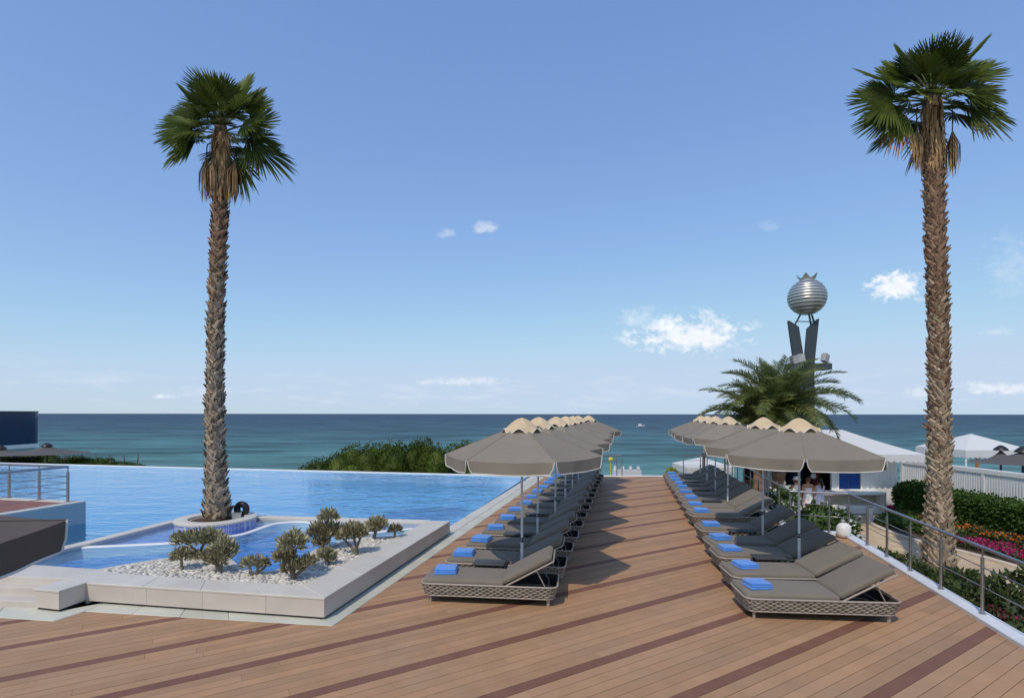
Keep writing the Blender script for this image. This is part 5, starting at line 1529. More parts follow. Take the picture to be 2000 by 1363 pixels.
# pale paving stones laid over the forecourt and the path
for i in range(26):
    for j in range(60):
        x = 9.6 + i * 0.36 + (0.18 if j % 2 else 0); y = 7.0 + j * 0.36
        if y > 15.2 and y < 24 and x < 14.4 and inside(path_poly, x, y) and inside(path_poly, x + 0.34, y + 0.34) and x / y > 0.60 and rnd.random() < 0.97:
            key = (i * 7 + j) % 3
            if 'pave%d' % key not in M:
                m_ = MB(); m_.prism([(0.004, 0.004), (0.352, 0.004), (0.352, 0.352), (0.004, 0.352)], -0.02, 0.012 + 0.002 * key, bevel=0.005, bottom=False)
                M['pave%d' % key] = m_.mesh('paving_stone', mk('paving_stone_%d' % key, (0.50 + 0.03 * key, 0.375 + 0.02 * key, 0.24), 0.75, var=0.12, scale=4, bump=0.2, bscale=30, objrand=0.10))
            put('paving_stone', M['pave%d' % key], path, (x, y, GZ))
# kerb of the flower bed
bk = [Vector(p) for p in ((15.5, 22.6, 0), (14.35, 21.7, 0), (13.85, 20.6, 0), (13.62, 19.0, 0), (13.72, 17.8, 0), (14.0, 16.6, 0), (14.12, 15.0, 0), (14.25, 12.5, 0), (14.3, 9.0, 0))]
bk = smooth_line(bk, 4)
kb = struct(bpy.data.objects.new('bed_kerb', None)); C.objects.link(kb)
for i in range(0, len(bk) - 2, 2):
    ribbon([bk[i] , bk[i + 1], bk[i + 2] + (bk[i + 1] - bk[i + 2]) * 0.02], 0.16, GZ - 0.1, GZ + 0.09, 'kerb_stone', M['sandstone'], kb)
# soil of the beds
mb = MB(); mb.prism([(p.x, p.y) for p in bk] + [(18.3, 9.0), (18.3, 25.5), (16.9, 24.4)], GZ - 0.15, GZ + 0.06)
struct(mb.build('flower_bed', M['soil']))
mb = MB()
bank = [((kin(y) + 0.24, y, -0.22), (10.9 + 0.02 * (y - 8), y, GZ + 0.10)) for y in (2, 5, 8, 10, 12.2)] + [((7.4, 13.4, -0.6), (11.3, 14.4, GZ + 0.1)), ((7.9, 16.0, -0.8), (10.9, 16.2, GZ + 0.05)), ((8.6, 19.5, -0.9), (10.0, 19.5, GZ + 0.03)), ((9.4, 23.0, -1.2), (9.6, 23.0, GZ))]
vv = []
for a, b in bank:
    a, b = Vector(a), Vector(b)
    for f in (0, 0.33, 0.66, 1.0): p = a.lerp(b, f); vv.append((p.x, p.y, p.z + 0.05 * math.sin(p.x * 3 + p.y)))
mb.add(vv, [(i * 4 + j, i * 4 + j + 1, i * 4 + j + 5, i * 4 + j + 4) for i in range(len(bank) - 1) for j in range(3)])
struct(mb.build('planted_bank', M['soil'], smooth=60))

def plants(label, cat, loc, ells, n, size, mats, **k):
    low = 'name' not in k and cat == 'shrub' and 'tall' not in label
    t = shrub(k.pop('name', 'bank_shrub'), label, cat, loc, ells, n, size, k.pop('wid', 0.42), mats, k.pop('group', 'plants on the bank below the railing'), **k)
    if low: t.scale = (0.84, 0.84, 0.70)
    return t
L2 = [M['bed_leaf'], M['bed_dry']]
plants('leafy shrub on the bank behind the white speaker', 'shrub', (8.15, 11.9, -0.75), [((0, 0, 0.35), (0.35, 0.4, 0.3)), ((0.35, -0.3, 0.3), (0.3, 0.35, 0.26)), ((-0.15, 0.4, 0.25), (0.3, 0.3, 0.25))], 1300, 0.13, L2, mix=0.12)
plants('low leafy shrub below the third railing post from the corner', 'shrub', (8.0, 10.7, -0.75), [((0, 0, 0.38), (0.36, 0.5, 0.30)), ((0.2, -0.5, 0.36), (0.3, 0.4, 0.28))], 1300, 0.13, L2, mix=0.1)
plants('dense green shrub hiding the foot of the right-hand fan palm', 'shrub', (8.6, 10.9, -1.0), [((0.3, -0.3, 0.36), (0.5, 0.5, 0.34)), ((0.9, -0.2, 0.34), (0.45, 0.4, 0.3)), ((0.3, 0.4, 0.3), (0.4, 0.3, 0.3))], 1800, 0.13, L2, mix=0.08)
plants('dark shrub below the railing left of the tall glossy plant', 'shrub', (7.55, 9.0, -0.7), [((0, 0, 0.38), (0.35, 0.5, 0.34)), ((0.35, 0.5, 0.34), (0.35, 0.4, 0.3)), ((0.2, -0.5, 0.34), (0.3, 0.4, 0.3))], 1700, 0.12, L2, mix=0.1)
plants('tall glossy plant with drooping leaves behind the nearest railing posts', 'shrub', (8.15, 8.75, -0.85), [((0.0, 0, 0.62), (0.30, 0.36, 0.30)), ((0.32, -0.12, 0.95), (0.22, 0.24, 0.2)), ((0.42, -0.4, 0.55), (0.36, 0.34, 0.26)), ((-0.25, 0.1, 0.35), (0.25, 0.3, 0.25))], 900, 0.20, L2, mix=0.22, core=0.3, up=-0.35, wid=0.36)
plants('yellowish spreading plant at the right edge beyond the railing', 'shrub', (8.35, 7.75, -0.85), [((0, 0, 0.5), (0.42, 0.45, 0.3)), ((0.4, -0.4, 0.45), (0.4, 0.4, 0.28)), ((-0.3, -0.4, 0.4), (0.3, 0.4, 0.25))], 1000, 0.16, L2, mix=0.45, core=0.3)
plants('dark red leafy plant along the kerb near the right edge', 'shrub', (7.25, 7.75, -0.62), [((0, 0, 0.3), (0.28, 0.45, 0.25)), ((0.15, -0.6, 0.3), (0.3, 0.45, 0.25)), ((0.1, 0.55, 0.28), (0.3, 0.35, 0.22))], 1700, 0.10, [M['bed_leaf'], M['red_leaf']], mix=0.55, spots=14, spot_mat=M['petal_pink'])
plants('low dark plant along the kerb at the lower right edge', 'shrub', (6.95, 6.6, -0.55), [((0, 0, 0.26), (0.26, 0.5, 0.22)), ((0.3, -0.3, 0.25), (0.3, 0.5, 0.22))], 1300, 0.10, [M['bed_leaf'], M['red_leaf']], mix=0.3)
OL = dict(spots=110, spot_mat=M['petal_white'], spot_size=0.095)
plants('white-flowering shrub behind the corner of the railing', 'shrub', (8.0, 14.2, -0.95), [((0, 0, 0.72), (0.62, 0.5, 0.55)), ((0.55, 0.15, 0.6), (0.5, 0.45, 0.5)), ((-0.5, 0.2, 0.65), (0.5, 0.45, 0.5)), ((0.1, -0.2, 0.35), (0.7, 0.5, 0.4))], 3600, 0.14, [M['hedge'], M['bed_leaf']], name='oleander_shrub', mix=0.3, **OL)
plants('white-flowering shrub next to the brown palm trunks', 'shrub', (7.75, 15.6, -0.95), [((0, 0, 0.8), (0.5, 0.5, 0.6)), ((0.25, 0.6, 0.85), (0.45, 0.5, 0.55)), ((-0.1, -0.5, 0.55), (0.4, 0.45, 0.5))], 2600, 0.14, [M['hedge'], M['bed_leaf']], name='oleander_shrub', mix=0.3, **OL)
plants('dark shrub behind the far loungers below the handrail', 'shrub', (8.35, 17.8, -1.0), [((0, 0, 0.75), (0.45, 0.8, 0.5)), ((0.2, 1.0, 0.7), (0.45, 0.8, 0.5))], 1800, 0.15, [M['hedge'], M['bed_leaf']], mix=0.3)
plants('low green ground-cover clump at the start of the flower bed', 'shrub', (14.75, 20.6, GZ), [((0, 0, 0.2), (0.7, 0.8, 0.24)), ((0.3, -1.3, 0.2), (0.7, 0.9, 0.24)), ((0.7, 0.6, 0.2), (0.8, 0.7, 0.26)), ((0.15, -2.3, 0.18), (0.6, 0.7, 0.2))], 4200, 0.13, M['hedge'], name='ground_cover', group='flower bed planting')

# flower drifts
def drift(name, poly, n, zr, leaf, petal, lsize, psize, ratio):
    P, MI = [], []
    xs_, ys_ = [p[0] for p in poly], [p[1] for p in poly]
    while len(P) < n:
        x, y = rnd.uniform(min(xs_), max(xs_)), rnd.uniform(min(ys_), max(ys_))
        if inside(poly, x, y):
            f = rnd.random() < ratio and mnoise.noise(Vector((x * 1.5, y * 1.5, 1))) > -0.3
            P.append((x, y, GZ + 0.05 + (zr * rnd.uniform(0.85, 1.1) if f else zr * rnd.random()))); MI.append(1 if f else 0)
    P = np.array(P); MI = np.array(MI)
    D = nrs.normal(size=P.shape) * 0.7 + np.array([0, 0, 0.7])
    S = np.where(MI == 1, psize, lsize) * nrs.uniform(0.7, 1.3, len(P))
    o = put(name, quads_mesh(name, P, D, S, S * np.where(MI == 1, 0.9, 0.45), [leaf, petal], mi=MI)); struct(o, 'stuff')
    return o
o = drift('orange_flowers', [(15.3, 22.2), (15.0, 19.4), (15.6, 17.3), (15.7, 13.0), (16.6, 13.0), (16.5, 18.0), (16.0, 22.0)], 5200, 0.32, M['bed_leaf'], M['petal_orange'], 0.13, 0.085, 0.15)
o['label'] = 'drift of orange marigolds along the hedge'
o = drift('pink_flowers', [(14.15, 18.0), (14.35, 16.4), (14.4, 11.0), (15.5, 11.0), (15.5, 16.8), (15.0, 18.2)], 6000, 0.20, M['bed_leaf'], M['petal_pink'], 0.10, 0.085, 0.34)
o['label'] = 'drift of magenta flowers beside the path kerb'
o = drift('red_flowers', [(15.9, 23.6), (16.4, 23.0), (17.6, 23.2), (17.4, 23.9)], 700, 0.2, M['bed_leaf'], M['petal_pink'], 0.10, 0.11, 0.6)
o['label'] = 'small patch of red flowers at the kiosk corner'

# clipped hedge and white slat fence behind it
def hedge(label, a, b, w, h, n):
    a, b = Vector(a), Vector(b); c = (a + b) / 2
    t = thing('clipped_hedge', label, 'hedge', (c.x, c.y, GZ), 0, None)
    d = (b - a); L_ = d.length; d.normalize(); s = Vector((-d.y, d.x, 0))
    P, D = [], []
    for i in range(n):
        u = rnd.uniform(-0.5, 0.5) * L_
        f = rnd.random()
        wob = 0.07 * mnoise.noise(Vector((u * 1.3, 0, 3))) + 0.05 * mnoise.noise(Vector((u * 4, 2, 3)))
        if f < 0.5: v, z, dr = (0.5 + 0.05 * rnd.gauss(0, 1)) * w + wob, rnd.random() * h, s
        elif f < 0.85: v, z, dr = rnd.uniform(-0.5, 0.5) * w, h + wob + rnd.gauss(0, 0.03) + (0.16 * rnd.random() if rnd.random() < 0.05 else 0), Vector((0, 0, 1))
        else: v, z, dr = -0.5 * w, rnd.random() * h, -s
        p = d * u + s * v; P.append((p.x, p.y, z)); D.append(dr + Vector((rnd.gauss(0, .6), rnd.gauss(0, .6), rnd.gauss(0.3, .6))))
    P, D = np.array(P), np.array([tuple(x) for x in D])
    S = nrs.uniform(0.08, 0.15, len(P))
    m_ = MB(); m_.box((0, 0, h * 0.48), (w * 0.9, L_ * 0.99, h * 0.93), math.atan2(d.y, d.x) - math.pi / 2)
    put('foliage', quads_mesh('foliage', P, D, S, S * 0.6, M['hedge'], core=(m_.v, m_.f)), t)
    m_ = MB()
    for k in range(7): q = d * (L_ * (k / 6 - 0.5) * 0.9); m_.tube([(q.x, q.y, 0), (q.x, q.y, h * 0.7)], 0.03, 6)
    m_.build('stem', M['twig'], t)
    return t
hedge('long clipped green hedge in front of the white slat fence', (16.75, 13.2, 0), (17.25, 21.4, 0), 0.95, 1.22, 15000)
plants('taller loose hedge shrub beside the kiosk wall', 'shrub', (16.75, 22.3, GZ), [((0, 0, 0.75), (0.8, 0.75, 0.75)), ((0.5, -0.6, 0.65), (0.7, 0.7, 0.65)), ((-0.4, 0.1, 1.05), (0.45, 0.45, 0.4)), ((-0.35, -0.3, 0.55), (0.5, 0.5, 0.55))], 6000, 0.14, M['hedge'], name='hedge_shrub', group='flower bed planting', wid=0.6)
fence = thing('slat_fence', 'white vertical slat fence with broad top rail behind the hedge', 'fence', (18.3, 21.0, GZ))
Y0, Y1 = -8.0, 4.6
mb = MB(); mb.box((0, (Y0 + Y1) / 2, 2.08), (0.14, Y1 - Y0, 0.15)); mb.build('top_rail', M['white'], fence)
mb = MB(); mb.box((0.06, (Y0 + Y1) / 2, 2.165), (0.24, Y1 - Y0, 0.025)); mb.build('top_cap', M['white'], fence)
mb = MB(); mb.box((0, (Y0 + Y1) / 2, 0.66), (0.07, Y1 - Y0, 0.10)); mb.build('bottom_rail', M['white'], fence)
mb = MB(); mb.box((0.0, (Y0 + Y1) / 2, 0.28), (0.30, Y1 - Y0, 0.56)); mb.build('stone_base', M['sandstone'], fence)
m_ = MB(); m_.box((0, 0, 1.31), (0.028, 0.072, 1.40)); slat_me = m_.mesh('slat', M['white'])
k = 0; y = Y0 + 0.1
while y < Y1 - 0.05:
    if k % 19 == 12:
        m_ = MB(); m_.box((0.0, y, 1.25), (0.12, 0.12, 1.52)); m_.build('post', M['white'], fence)
    else: put('slat', slat_me, fence, (-0.015, y, 0))
    y += 0.115; k += 1
# grey bollard light
bo = thing('bollard_light', 'slim grey bollard light at the edge of the path', 'bollard', tuple(G(1700, 1022, GZ)))
mb = MB(); mb.box((0, 0, 0.32), (0.14, 0.10, 0.64)); mb.build('body', M['alu'], bo)
mb = MB(); mb.box((0, 0, 0.655), (0.15, 0.11, 0.03)); mb.build('cap', M['steel'], bo)

# ------------------------------------------------------------------ kiosk
ki = thing('kiosk', 'white bar kiosk with scalloped tent roof and serving counter', 'kiosk', (14.9, 24.0, GZ))
X = lambda px: (px - 1000) / FPX * 24.0 - 14.9
H_E = 2.25
# right-hand wall of vertical boards
xa, xb = X(1683), X(1748)
nb_ = 8
for i in range(nb_):
    w = (xb - xa) / nb_
    mb = MB(); mb.box((xa + w * (i + 0.5), 0.05, H_E / 2), (w - 0.008, 0.09, H_E)); mb.build('wall_board', M['white'], ki)
mb = MB(); mb.box((xb + 0.05, 2.0, H_E / 2), (0.10, 4.0, H_E)); mb.build('side_wall', M['white'], ki)
mb = MB(); mb.box((X(1631), 0.06, H_E / 2), (X(1637) - X(1624), 0.12, H_E)); mb.build('pillar', M['white'], ki)
mb = MB(); mb.box(((X(1637) + X(1683)) / 2, 0.05, 2.02), (X(1683) - X(1637), 0.1, 0.46)); mb.box(((X(1637) + X(1683)) / 2, 0.05, 0.48), (X(1683) - X(1637), 0.1, 0.96)); mb.build('window_wall', M['white'], ki)
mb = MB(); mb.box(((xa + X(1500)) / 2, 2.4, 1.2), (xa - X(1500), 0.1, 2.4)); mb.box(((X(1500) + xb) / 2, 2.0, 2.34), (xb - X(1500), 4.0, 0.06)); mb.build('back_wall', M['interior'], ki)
win = bpy.data.materials.new('menu_screen'); win.use_nodes = True
N, L = win.node_tree.nodes, win.node_tree.links
b_ = N['Principled BSDF']; b_.inputs['Roughness'].default_value = 0.25
tc_ = N.new('ShaderNodeTexCoord'); br = N.new('ShaderNodeTexBrick')
br.inputs['Scale'].default_value = 7; br.inputs['Mortar Size'].default_value = 0.03; br.inputs['Color1'].default_value = (0.015, 0.06, 0.30, 1); br.inputs['Color2'].default_value = (0.03, 0.12, 0.42, 1); br.inputs['Mortar'].default_value = (0.02, 0.04, 0.16, 1)
mp_ = N.new('ShaderNodeMapping'); mp_.inputs['Rotation'].default_value = (R(90), 0, 0); mp_.inputs['Scale'].default_value = (0.6, 1, 1.6)
L.new(tc_.outputs['Object'], mp_.inputs[0]); L.new(mp_.outputs[0], br.inputs['Vector']); L.new(br.outputs['Color'], b_.inputs['Base Color'])
wx0, wx1 = X(1638), X(1681)
for i in range(2):
    w = (wx1 - wx0) / 2
    mb = MB(); mb.box((wx0 + w * (i + 0.5), 0.07, 1.375), (w - 0.02, 0.02, 0.80)); mb.build('window_pane', win, ki)
mb = MB()
for z in (0.965, 1.785): mb.box(((wx0 + wx1) / 2, -0.005, z), (wx1 - wx0 + 0.08, 0.05, 0.05))
for x in (wx0 - 0.02, wx1 + 0.02): mb.box((x, -0.005, 1.375), (0.05, 0.048, 0.77))
mb.build('window_frame', M['white'], ki)
mb = MB(); mb.box((X(1690), -0.06, 1.93), (0.32, 0.12, 0.15)); mb.build('wall_lamp', M['black'], ki)
mb = MB(); mb.box((X(1616), 0.9, 1.25), (0.30, 0.06, 1.6)); mb.build('red_panel', M['redpanel'], ki)
mb = MB(); mb.box((X(1592), 1.6, 1.05), (0.45, 0.4, 1.3)); mb.build('blue_cabinet', M['glass_blue'], ki)
mb = MB(); mb.lathe([(0, 0), (0.10, 0.03), (0.13, 0.14), (0.08, 0.25), (0, 0.27)], 12, (X(1607), 0.75, 1.35)); mb.lathe([(0, 0), (0.12, 0.02), (0.16, 0.1), (0, 0.16)], 12, (X(1604), 0.7, 1.85)); mb.build('paper_lantern', M['white'], ki, smooth=60)
# counter: rounded slab with open niche below
cx0, cx1 = X(1566), X(1712)
mb = MB(); mb.prism([(cx0, -0.75), (cx1 - 0.1, -0.75), (cx1, -0.65), (cx1, 0.0), (cx0, 0.0)], 0.84, 0.95, bevel=0.02); mb.build('counter_top', M['white'], ki)
mb = MB(); mb.prism([(cx1 - 0.14, -0.73), (cx1 - 0.04, -0.68), (cx1 - 0.02, 0.0), (cx1 - 0.14, 0.0)], 0.05, 0.838); mb.build('counter_end', M['white'], ki)
mb = MB(); mb.prism([(cx0 + 0.4, -0.7), (cx1 - 0.02, -0.72), (cx1 - 0.02, -0.01), (cx0 + 0.2, -0.01)], 0.03, 0.36, bevel=0.04); mb.build('counter_base', M['white'], ki)
mb = MB(); mb.box(((cx0 + cx1) / 2, -0.06, 0.6), (cx1 - cx0 - 0.3, 0.06, 0.5)); mb.build('counter_front', M['sandstone'], ki)
mb = MB(); mb.box(((cx0 + cx1) / 2 + 0.1, -0.34, 0.015), (cx1 - cx0 - 0.4, 0.62, 0.03)); mb.build('plinth', M['boot_red'], ki)
# tent roof
roof = bpy.data.objects.new('tent_roof', None)
def kiosk_roof():
    ex0, ex1, ey0, ey1, ze, zt = X(1500), X(1748) + 0.72, -0.82, 4.6, 2.58, 3.56
    vv = [(ex0, ey0, ze), (ex1, ey0, ze), (ex1, ey1, ze), (ex0, ey1, ze)]
    r0, r1 = (-1.2, 1.7, zt), (0.75, 1.7, zt)
    mb = MB(); ns = 8
    def panel(a, b, c, d):       # eave a-b, ridge d-c, slightly hollow
        a, b, c, d = map(Vector, (a, b, c, d)); q = []
        for j in range(ns + 1):
            for k in range(ns + 1):
                u, v = k / ns, j / ns
                p = a.lerp(b, u).lerp(d.lerp(c, u), v)
                q.append((p.x, p.y, p.z - 0.10 * math.sin(math.pi * v) * (0.4 + 0.6 * math.sin(math.pi * u))))
        mb.add(q, [(j * (ns + 1) + k, j * (ns + 1) + k + 1, (j + 1) * (ns + 1) + k + 1, (j + 1) * (ns + 1) + k) for j in range(ns) for k in range(ns)])
    panel(vv[0], vv[1], r1, r0); panel(vv[1], vv[2], r1, r1); panel(vv[2], vv[3], r0, r1); panel(vv[3], vv[0], r0, r0)
    rf = mb.build('tent_roof', M['canvas'], ki, smooth=40)
    for a, b in ((vv[0], vv[1]), (vv[1], vv[2]), (vv[2], vv[3]), (vv[3], vv[0])):
        a, b = Vector(a), Vector(b); n = int((b - a).length / 0.26); q = []; mb = MB()
        for k in range(n * 8 + 1):
            p = a.lerp(b, k / (n * 8)); d = 0.27 + 0.075 * abs(math.sin(math.pi * k / 8))
            q += [(p.x, p.y, p.z), (p.x, p.y, p.z - d)]
        mb.add(q, [(2 * k, 2 * k + 1, 2 * k + 3, 2 * k + 2) for k in range(n * 8)])
        mb.build('scalloped_valance', M['canvas'], rf)
    for x, y in ((ex0 + 0.3, ey0 + 0.2), (ex1 - 0.2, 2.3), (ex1 - 0.2, 4.4)):
        mb = MB(); mb.tube([(x, y, 0), (x, y, ze - 0.02)], 0.035, 8); mb.build('roof_post', M['white'], ki, smooth=40)
kiosk_roof()
bpy.data.objects.remove(roof)

# ------------------------------------------------------------------ white pavilion and parasols beyond the fence
pv = thing('white_pavilion', 'large white pyramid pavilion tent behind the right-hand palm', 'tent', (29.6, 35, -2.6))
tent(pv, 2.05, 2.05, 3.12, 4.05, 0.42, M['canvas'], scal=0.07, nsc=14)
mb = MB(); mb.tube([(-1.2, -1.9, 0), (-1.2, -1.9, 3.1)], 0.09, 8); mb.build('timber_leg', M['wood'], pv)
farp('dark grey parasol with flared cap at the right edge beyond the fence', 1998, 876, 903, 88, 25.5, GZ, 'dark parasols beyond the fence')
farp('closed-looking dark parasol top peeking in front of the white pavilion', 1955, 873, 897, 26, 29, -2.0, 'dark parasols beyond the fence')
for i, (px, py, lab) in enumerate(((1962, 906, 'pale cushioned sofa back beyond the fence near the right edge'), )):
    a = atY(px, py, 27)
    so_ = thing('garden_sofa', lab, 'sofa', (a.x, 27, -1.75))
    mb = MB(); mb.box((0, 0, 0.25), (1.1, 0.7, 0.5)); mb.build('seat', M['dark_mesh'], so_)
    put('back_cushion', rounded_box('back_cushion', (1.0, 0.2, 0.7), 0.06, M['canvas'], 3), so_, (0, 0.3, 0.78))
    for s in (-1, 1):
        put('arm', rounded_box('arm', (0.16, 0.7, 0.5), 0.05, M['redpanel'], 2), so_, (s * 0.62, 0, 0.55))

# ------------------------------------------------------------------ sculpture: silver ribbed ball with crown on a slate mast
sc = thing('pomegranate_sculpture', 'silver ribbed sphere with crown on a slate steel mast behind the palms', 'sculpture', (15.76, 29.0, GZ))
Zs = lambda py: CAM_H - (py - HOR) * 29.0 / FPX - GZ
zc, rs = Zs(580), 0.95
mb = MB(); mb.box((-0.22, 0, Zs(722) / 2), (0.92, 0.6, Zs(722))); mb.build('mast', M['slate'], sc)
mb = MB(); mb.box((0.05, 0, (Zs(722) + Zs(710)) / 2), (2.15, 0.75, Zs(710) - Zs(722))); mb.build('cross_plate', M['slate'], sc)
def blade(pts, y0, y1):
    q = [((px - 1576) * 29 / FPX, Zs(py)) for px, py in pts]
    m_ = MB(); n = len(q)
    m_.add([(x, y0, z) for x, z in q] + [(x, y1, z) for x, z in q], [tuple(range(n)), tuple(range(2 * n - 1, n - 1, -1))] + [(i, n + i, n + (i + 1) % n, (i + 1) % n) for i in range(n)])
    m_.build('blade', M['slate'], sc)
blade([(1539, 626), (1551, 711), (1570, 711), (1558, 638)], -0.12, 0.12)
blade([(1597, 622), (1577, 641), (1571, 711), (1588, 711)], -0.14, 0.14)
for px0, py0, px1, py1 in ((1563, 614, 1552, 634), (1580, 614, 1584, 636), (1585, 614, 1590, 630)):
    mb = MB(); mb.tube([((px0 - 1576) * 29 / FPX, 0, Zs(py0)), ((px1 - 1576) * 29 / FPX, 0, Zs(py1))], 0.05, 8); mb.build('strut', M['slate'], sc, smooth=40)
mb = MB(); mb.tube([((1557 - 1576) * 29 / FPX, 0, Zs(627)), ((1587 - 1576) * 29 / FPX, 0, Zs(628))], 0.025, 6); mb.build('tie_rod', M['slate'], sc)
nb2 = 11
mb = MB(); mb.lathe([(max(0.01, rs * 0.945 * math.sin(math.pi * i / 40)), -rs * 0.945 * math.cos(math.pi * i / 40)) for i in range(41)], 40, (0, 0, zc)); mb.build('core', M['silver_dark'], sc, smooth=80)
for i in range(nb2):
    t0, t1 = -0.965 + 1.93 * i / nb2, -0.965 + 1.93 * (i + 0.80) / nb2
    pr_ = []
    for k in range(6):
        s = t0 + (t1 - t0) * k / 5
        pr_.append((rs * math.sqrt(max(0.001, 1 - s * s)) + 0.022 * math.sin(math.pi * k / 5), rs * s))
    m_ = MB(); m_.lathe([(pr_[0][0] - 0.05, pr_[0][1])] + pr_ + [(pr_[-1][0] - 0.05, pr_[-1][1])], 48, (0, 0, zc)); m_.build('band', M['silver'], sc, smooth=50)
m_ = MB(); n = 60; q = []
for k in range(n):                                   # five-pointed crown, flaring outwards
    a = 2 * math.pi * k / n; tri = 1 - abs(((k * 5 / n + 0.25) % 1) * 2 - 1)
    hgt = 0.07 + 0.26 * tri ** 1.5
    for f, dr in ((0, 0), (0.5, 0), (1, 0), (1, -0.03), (0, -0.03)):
        rr = 0.36 + 0.30 * hgt * f * (0.6 + f) + dr
        q.append((rr * math.cos(a), rr * math.sin(a), 0.90 + hgt * f))
m_.add(q, [(k * 5 + j, ((k + 1) % n) * 5 + j, ((k + 1) % n) * 5 + j + 1, k * 5 + j + 1) for k in range(n) for j in range(4)])
m_.build('crown', M['silver'], sc, smooth=40, loc=(0, 0, zc))
for px, py, az in ((1606, 700, 0.5), (1560, 700, -0.4), (1547, 703, 0.2)):
    x, z = (px - 1576) * 29 / FPX, Zs(py)
    m_ = MB(); m_.box((x, -0.25, z + 0.02), (0.34, 0.26, 0.42), M=Matrix.Rotation(az, 4, 'Z') @ Matrix.Rotation(0.35 * (1 if px > 1580 else -0.5), 4, 'Y')); m_.box((x, -0.25, z - 0.24), (0.1, 0.1, 0.16)); m_.build('floodlight', M['rock'], sc)

# ------------------------------------------------------------------ date palms in front of the kiosk
def date_frond(name, L_, n, curl, seed, width=0.66):
    r_ = random.Random(seed); mb = MB()
    pts = []
    ang = 0.0; p = Vector((0, 0, 0)); ns = 14
    for i in range(ns + 1):
        pts.append(p.copy())
        f = i / ns
        ang = -curl * f ** 1.35
        p = p + Vector((math.cos(ang), 0, math.sin(ang))) * (L_ / ns)
    mb.tube(pts, [0.035 * (1 - 0.85 * i / ns) + 0.003 for i in range(ns + 1)], 5, mi=1)
    for i in range(n):
        f = 0.12 + 0.88 * (i + r_.random() * 0.5) / n
        k = min(ns - 1, int(f * ns)); u = f * ns - k
        c = pts[k].lerp(pts[k + 1], u); t = (pts[k + 1] - pts[k]).normalized()
        upv = Vector((-t.z, 0, t.x))
        ll = width * (0.35 + 0.65 * math.sin(math.pi * min(1, 0.18 + f * 0.78))) * r_.uniform(0.88, 1.1)
        for s in (-1, 1):
            d = (Vector((0, s, 0)) * 0.74 + t * 0.70 + upv * r_.uniform(0.05, 0.5)).normalized()
            w = t * 0.019
            m1 = c + d * ll * 0.5; tip = c + d * ll - upv * ll * 0.16
            mb.add([c - w * 0.6, c + w * 0.6, m1 + w, tip, m1 - w], [(0, 1, 2, 4), (4, 2, 3)])
    return mb.mesh(name, [M['feather'], M['petiole']])
DF = [date_frond('frond', 3.1, 76, 1.55, 1), date_frond('frond', 3.1, 76, 1.3, 2), date_frond('frond', 2.8, 62, 1.8, 3), date_frond('frond', 2.5, 54, 0.7, 4)]
def date_palm(label, loc, h, r0, n, scale, seed):
    r_ = random.Random(seed)
    t = thing('date_palm', label, 'palm tree', loc, 0, 'date palms in front of the kiosk')
    mb = MB(); k = 22; prof = []
    for i in range(k + 1):
        prof.append((r0 * (1.0 + (0.10 if i % 2 else -0.06)) * (1.15 - 0.15 * i / k), h * i / k))
    mb.lathe(prof, 14); mb.build('trunk', M['boot_red'], t)
    for i in range(n):
        f = (i + 0.5) / n
        az = i * 137.5 + r_.uniform(-14, 14)
        el = 86 - 84 * f ** 0.95 + r_.uniform(-6, 6)
        me = DF[3] if f < 0.12 else (DF[1] if f < 0.4 else (DF[0] if f < 0.75 else DF[2]))
        o = put('frond', me, t); s = scale * r_.uniform(0.88, 1.1)
        o.matrix_local = Matrix.Translation((0, 0, h)) @ Matrix.Rotation(R(az), 4, 'Z') @ Matrix.Rotation(R(-el), 4, 'Y') @ Matrix.Rotation(R(r_.uniform(-25, 25)), 4, 'X') @ Matrix.Diagonal((s, s, s, 1))
    return t
date_palm('larger feathery date palm directly below the sculpture', (11.3, 23.0, GZ), 4.35, 0.24, 68, 0.98, 2)
date_palm('smaller feathery date palm left of the larger one', (10.2, 22.4, GZ), 3.95, 0.20, 46, 0.84, 9)

# furniture and cloth between the trunks
ch = thing('wooden_chair', 'honey-coloured wooden armchair behind the far loungers', 'chair', (10.55, 25.6, GZ), R(160))
mb = MB(); mb.box((0, 0, 0.46), (0.56, 0.52, 0.05)); mb.build('seat', M['wood'], ch)
for i in range(5): mb = MB(); mb.box((-0.22 + 0.11 * i, 0.26, 0.78), (0.07, 0.03, 0.6)); mb.build('back_slat', M['wood'], ch)
mb = MB(); mb.box((0, 0.26, 1.1), (0.6, 0.04, 0.1)); mb.build('back_rail', M['wood'], ch)
for sx in (-1, 1):
    for sy_2 in (-1, 1): mb = MB(); mb.box((sx * 0.26, sy_2 * 0.24, 0.33), (0.05, 0.05, 0.66)); mb.build('leg', M['wood'], ch)
    mb = MB(); mb.box((sx * 0.28, 0, 0.68), (0.06, 0.56, 0.04)); mb.build('arm', M['wood'], ch)
ch2 = copy_tree(ch); ch2.location = (11.35, 26.2, GZ); ch2.rotation_euler = (0, 0, R(200))
ch2['label'] = 'honey-coloured wooden armchair partly hidden by the brown palm trunks'
ch['group'] = ch2['group'] = 'wooden armchairs near the kiosk'
cp = thing('closed_parasol', 'closed white parasol hanging in folds between the palm trunks', 'parasol', (11.55, 24.6, GZ))
mb = MB(); n = 40; vv = []
for j in range(9):
    f = j / 8
    for k in range(n):
        a = 2 * math.pi * k / n
        rr = (0.05 + 0.16 * math.sin(math.pi * min(1, 0.15 + 0.75 * f))) * (1 + 0.35 * math.sin(a * 7))
        vv.append((rr * math.cos(a), rr * math.sin(a), 2.3 - 1.6 * f))
